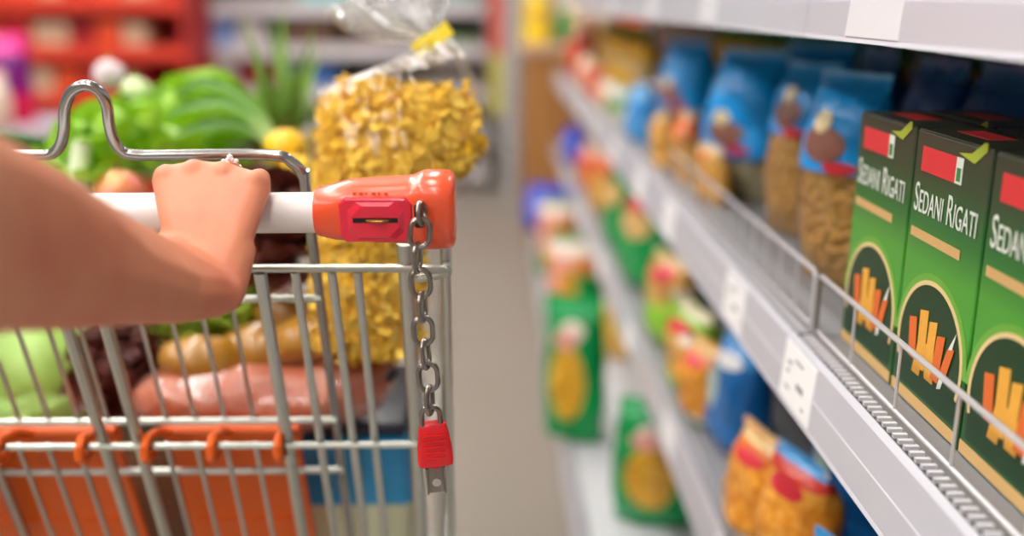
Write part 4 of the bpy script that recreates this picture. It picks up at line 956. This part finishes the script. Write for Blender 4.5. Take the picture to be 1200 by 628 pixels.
# wrapped pink meat pack lying across
t = NT('pink_meat'); nz = t.noise(13, 4, rough=.6); n3 = t.noise(45, 4)
t.bsdf(t.ramp(nz, [(.3, lin('97472a')), (.5, lin('bd6646')), (.7, lin('d49070'))]), .16, coat=.7, bump=n3, bstr=.8, bdist=.01); MEAT = t.m
mp = P(312, 464, 1.0); mt = thing('meat_pack', mp-V((0, 0, .04)), 'long shrink wrapped pink meat pack lying above the orange flaps', 'meat pack')
rings = []
for j in range(25):
    v = j/24; x = (v-.5)*.268; e = max(0.02, (1-abs(2*v-1)**3.2))**.5; lift = .026*max(0, (v-.62)/.38)**1.5
    a, b = .046*e+.002, .033*e*(1+.45*max(0, (v-.7)/.3))+.002; r = []
    for k in range(24):
        q = 2*PI*k/24; nz = 1+.10*noise.noise(V((x*18, math.cos(q)*1.5, math.sin(q)*1.5))); r.append(mp+V((x, math.cos(q)*a*nz, math.sin(q)*b*nz+lift)))
    rings.append(r)
MB().loft(rings).build('meat', MEAT, mt)
rings2 = [[mp+(p-mp)*1.0+V((0, 0, 0))+(p-(sum(r, V())/len(r))).normalized()*(.003+.002*noise.noise(p*40)) for p in r] for r in rings]
MB().loft(rings2).build('wrap_film', FILM, mt)
dm = mat('dark_print', '2c2428', .4)
q = P(459, 440, .955); MB().ell(q, (.005, .0012, .009), 2, rot=Matrix.Rotation(.5, 3, 'Y')).build('printed_mark', dm, mt)
# blue package below
TUBB = NT('blue_carton_print'); tcx = TUBB.n('ShaderNodeTexCoord'); spx = TUBB.n('ShaderNodeSeparateXYZ'); TUBB.l(tcx.outputs['Generated'], spx.inputs[0]); nz = TUBB.noise(7, 2)
TUBB.bsdf(TUBB.mixc(TUBB.math('MULTIPLY', nz, .25), TUBB.ramp(spx.outputs[2], [(0, lin('d9d2a0')), (.49, lin('d9d2a0')), (.51, lin('1690c8')), (1, lin('1284ba'))]), lin('5fb4d4')), .25, coat=.3)
zt_ = P(420, 533, .97).z; x0, x1 = P(300, 560, .97).x, P(478, 560, .97).x
tb = thing('blue_carton', V(((x0+x1)/2, 1.02, ZB+.006)), 'blue and cream carton standing in the cart under the pink meat pack', 'carton')
MB().box((x0, .925, ZB+.006), (x1, 1.12, zt_), .012, seg=3).build('carton_body', TUBB.m, tb)
MB().box((x0+.004, .93, zt_+.0003), (x1-.004, 1.115, zt_+.014), .006, seg=3).build('carton_lid', mat('dark_navy_lid', '17142c', .35), tb)
bx_ = thing('cardboard_carton', V((-.38, 1.02, ZB+.006)), 'plain carton behind the orange flaps, half hidden by them', 'carton')
MB().box((-.47, .945, ZB+.006), (x0-.006, 1.12, zt_-.012), .006).build('carton_body', mat('kraft_board', '6d5338', .7), bx_)

# ------------------------------------------------------------------ the big clear bag of pasta
ZBAG = .965
RG = [(440, 404, 0, 60, 40, 0), (440, 396, 0, 76, 50, 0), (440, 345, 0, 80, 54, .01), (435, 278, 0, 70, 54, .01), (433, 250, 0, 70, 55, .01), (462, 212, 0, 104, 66, .012), (469, 165, 0, 109, 68, .012), (468, 128, 2, 104, 66, .02), (466, 102, 5, 95, 60, .05), (467, 82, 11, 78, 50, .09), (474, 67, 20, 52, 36, .14), (492, 54, 30, 24, 20, .2), (506, 46, 35, 11, 10, .22), (500, 37, 35, 17, 13, .3), (488, 17, 33, 42, 26, .36), (478, -6, 30, 60, 36, .36), (470, -34, 28, 72, 44, .30)]
def bag_ring(cx, cy, ph, a, b, ruf, n=72, grow=1.0, sd=0):
    k = ZBAG/FPX; c = P(cx, cy, ZBAG); ph = math.radians(ph); e1 = R_*math.cos(ph)+U_*math.sin(ph); e2 = V((F_.x, F_.y, 0)).normalized(); r = []
    for i in range(n):
        q = 2*PI*i/n; w_ = 1+ruf*(math.sin(9*q+1.3*math.sin(2*q))*.7+.5*math.sin(17*q+2))+ (ruf*1.2+.03)*noise.noise(V((math.cos(q)*2.2, math.sin(q)*2.2, cy*.012+sd)))
        r.append(c+e1*(a*k*grow*w_*math.cos(q))+e2*(b*k*grow*w_*math.sin(q)))
    return r
def interp(t_):
    i = min(int(t_), len(RG)-2); f = t_-i; f = f*f*(3-2*f) if 0 else f
    return [A+(B-A)*f for A, B in zip(RG[i], RG[i+1])]
rings = [bag_ring(*interp(i/4)) for i in range((len(RG)-1)*4+1)]
bagc = P(452, 404, ZBAG); pbag = thing('pasta_bag', bagc, 'big clear bag of curly yellow pasta in the cart, closed with a yellow tie', 'bag')
m = MB().loft(rings[:37], cap=False); m.poly(rings[0][::-1]); m.build('clear_film', FILM, pbag, angle=180)
MB().loft(rings[36:], cap=False).build('gathered_neck', NECKF, pbag, angle=180)
# tie: a flat yellow band round the neck with a long tail
k = ZBAG/FPX; nc = P(506, 47, ZBAG); ph = math.radians(35); e1 = R_*math.cos(ph)+U_*math.sin(ph); ax = -R_*math.sin(ph)+U_*math.cos(ph); e2 = V((F_.x, F_.y, 0)).normalized()
rr_ = []
for (du, rw) in ((-8.5, 12.5), (-8, 14), (8, 14), (8.5, 12.5)): rr_.append([nc+ax*du*k+(e1*math.cos(2*PI*i/28)*1.05+e2*math.sin(2*PI*i/28))*rw*k for i in range(28)])
tie = MB().loft(rr_).build('yellow_tie', mat('yellow_tape', 'f2d808', .35, 0, .06), pbag)
m = MB(); fl_ = []
for i in range(9):
    u = -23+i*(50/8); wv = 2.0*math.sin(i*.9); fl_.append([nc+e1*u*k-e2*(14.5*k+.0006*wv)+ax*(h_*(8.5+(1.5 if i in (0, 8) else 0))+wv*.6)*k-e2*d_ for h_, d_ in ((-1, 0), (1, 0), (1, .0012), (-1, .0012))])
m.loft(fl_).build('tie_tail', mat('yellow_tape', 'f2d808', .35, 0, .06), tie)
# curly pasta pieces
t = NT('egg_pasta'); nz = t.noise(60, 3); oi = t.n('ShaderNodeNewGeometry')
t.bsdf(t.mixc(oi.outputs['Random Per Island'], t.mixc(nz, lin('ffd440'), lin('ffc826')), lin('ffe06a')), .55, spec=.25)
b_ = [x for x in t.t.nodes if x.type == 'BSDF_PRINCIPLED'][0]; tr = t.n('ShaderNodeBsdfTranslucent', i_Color=lin('ffd860')); mx = t.n('ShaderNodeMixShader'); mx.inputs[0].default_value = .15
t.l(b_.outputs[0], mx.inputs[1]); t.l(tr.outputs[0], mx.inputs[2]); t.l(mx.outputs[0], t.out.inputs[0]); PASTA = t.m
def piece(m, c, rot, L, w, seed):
    """one short ribbon with a straight middle and ruffled edges"""
    R = random.Random(seed); ph = R.uniform(0, 6); bend = R.uniform(.3, 1.6)*R.choice((-1, 1)); rows = []; n = 20; fq = R.uniform(15, 19)
    for j in range(n+1):
        v = j/n-.5; a = v*bend*1.6; x = math.sin(a)/(bend*1.6)*L; zc_ = (1-math.cos(a))/(bend*1.6)*L; r = []
        eu = math.sin((v+.5)*fq+ph)*w*.23; ed_ = math.sin((v+.5)*fq+ph+2.2)*w*.23
        for (y, z, s_) in ((-w/2, ed_, 1), (-w*.18, w*.05, 1), (w*.18, w*.05, 1), (w/2, eu, 1), (w/2, eu, -1), (w*.18, w*.05, -1), (-w*.18, w*.05, -1), (-w/2, ed_, -1)):
            hh_ = z+s_*.0007; r.append(c+rot @ V((x-math.sin(a)*hh_, y, zc_+math.cos(a)*hh_)))
        rows.append(r)
    m.loft(rows)
RP_ = random.Random(12); cand = []
for i in range(1700):
    t_ = RP_.uniform(.25, 8.3); cx, cy, ph, a, b, _ = interp(t_); q = RP_.uniform(0, 2*PI); s_ = RP_.uniform(.72, .86)
    if t_ > 7.3: s_ *= RP_.uniform(.3, 1)
    if cy < 103+16*noise.noise(V((math.cos(q)*1.7, math.sin(q)*1.7, 3))): continue
    c = P(cx, cy, ZBAG)+R_*(a*k*s_*math.cos(q))+e2*(b*k*s_*math.sin(q))
    if c.z < 1.0 and c.x > -.078: continue
    rot = Matrix.Rotation(RP_.uniform(0, 6.3), 3, 'Z') @ Matrix.Rotation(RP_.uniform(0, 6.3), 3, 'X') @ Matrix.Rotation(RP_.uniform(0, 6.3), 3, 'Y')
    cand.append((c, rot, RP_.uniform(.020, .028), RP_.uniform(.0085, .0115), i))
cand.sort(key=lambda p: (p[0]-CAM).length+(0 if p[0].z > .985 else .3))
for c in cand[:100]:
    m = MB(); piece(m, *c); m.build('pasta_piece', PASTA, pbag, angle=180)
m = MB()
for c in cand[100:]: piece(m, *c)
m.loft([[p for p in bag_ring(*interp(i/2)[:5], 0, 28, .70)] for i in range(1, 15)])
o = m.build('pasta', PASTA, pbag, angle=60); o['kind'] = 'stuff'


# ------------------------------------------------------------------ render settings and light
w = bpy.data.worlds.new('store_air'); S.world = w; w.use_nodes = True
w.node_tree.nodes['Background'].inputs[0].default_value = (1, .98, .96, 1); w.node_tree.nodes['Background'].inputs[1].default_value = .38
S.view_settings.view_transform = 'Standard'; S.view_settings.look = 'None'; S.view_settings.gamma = 1; S.view_settings.use_curve_mapping = False
S.view_settings.exposure = 0.0
S.cycles.use_denoising = True; S.cycles.max_bounces = 8; S.cycles.transparent_max_bounces = 24; S.cycles.caustics_reflective = False; S.cycles.caustics_refractive = False
S.cycles.sample_clamp_indirect = 6
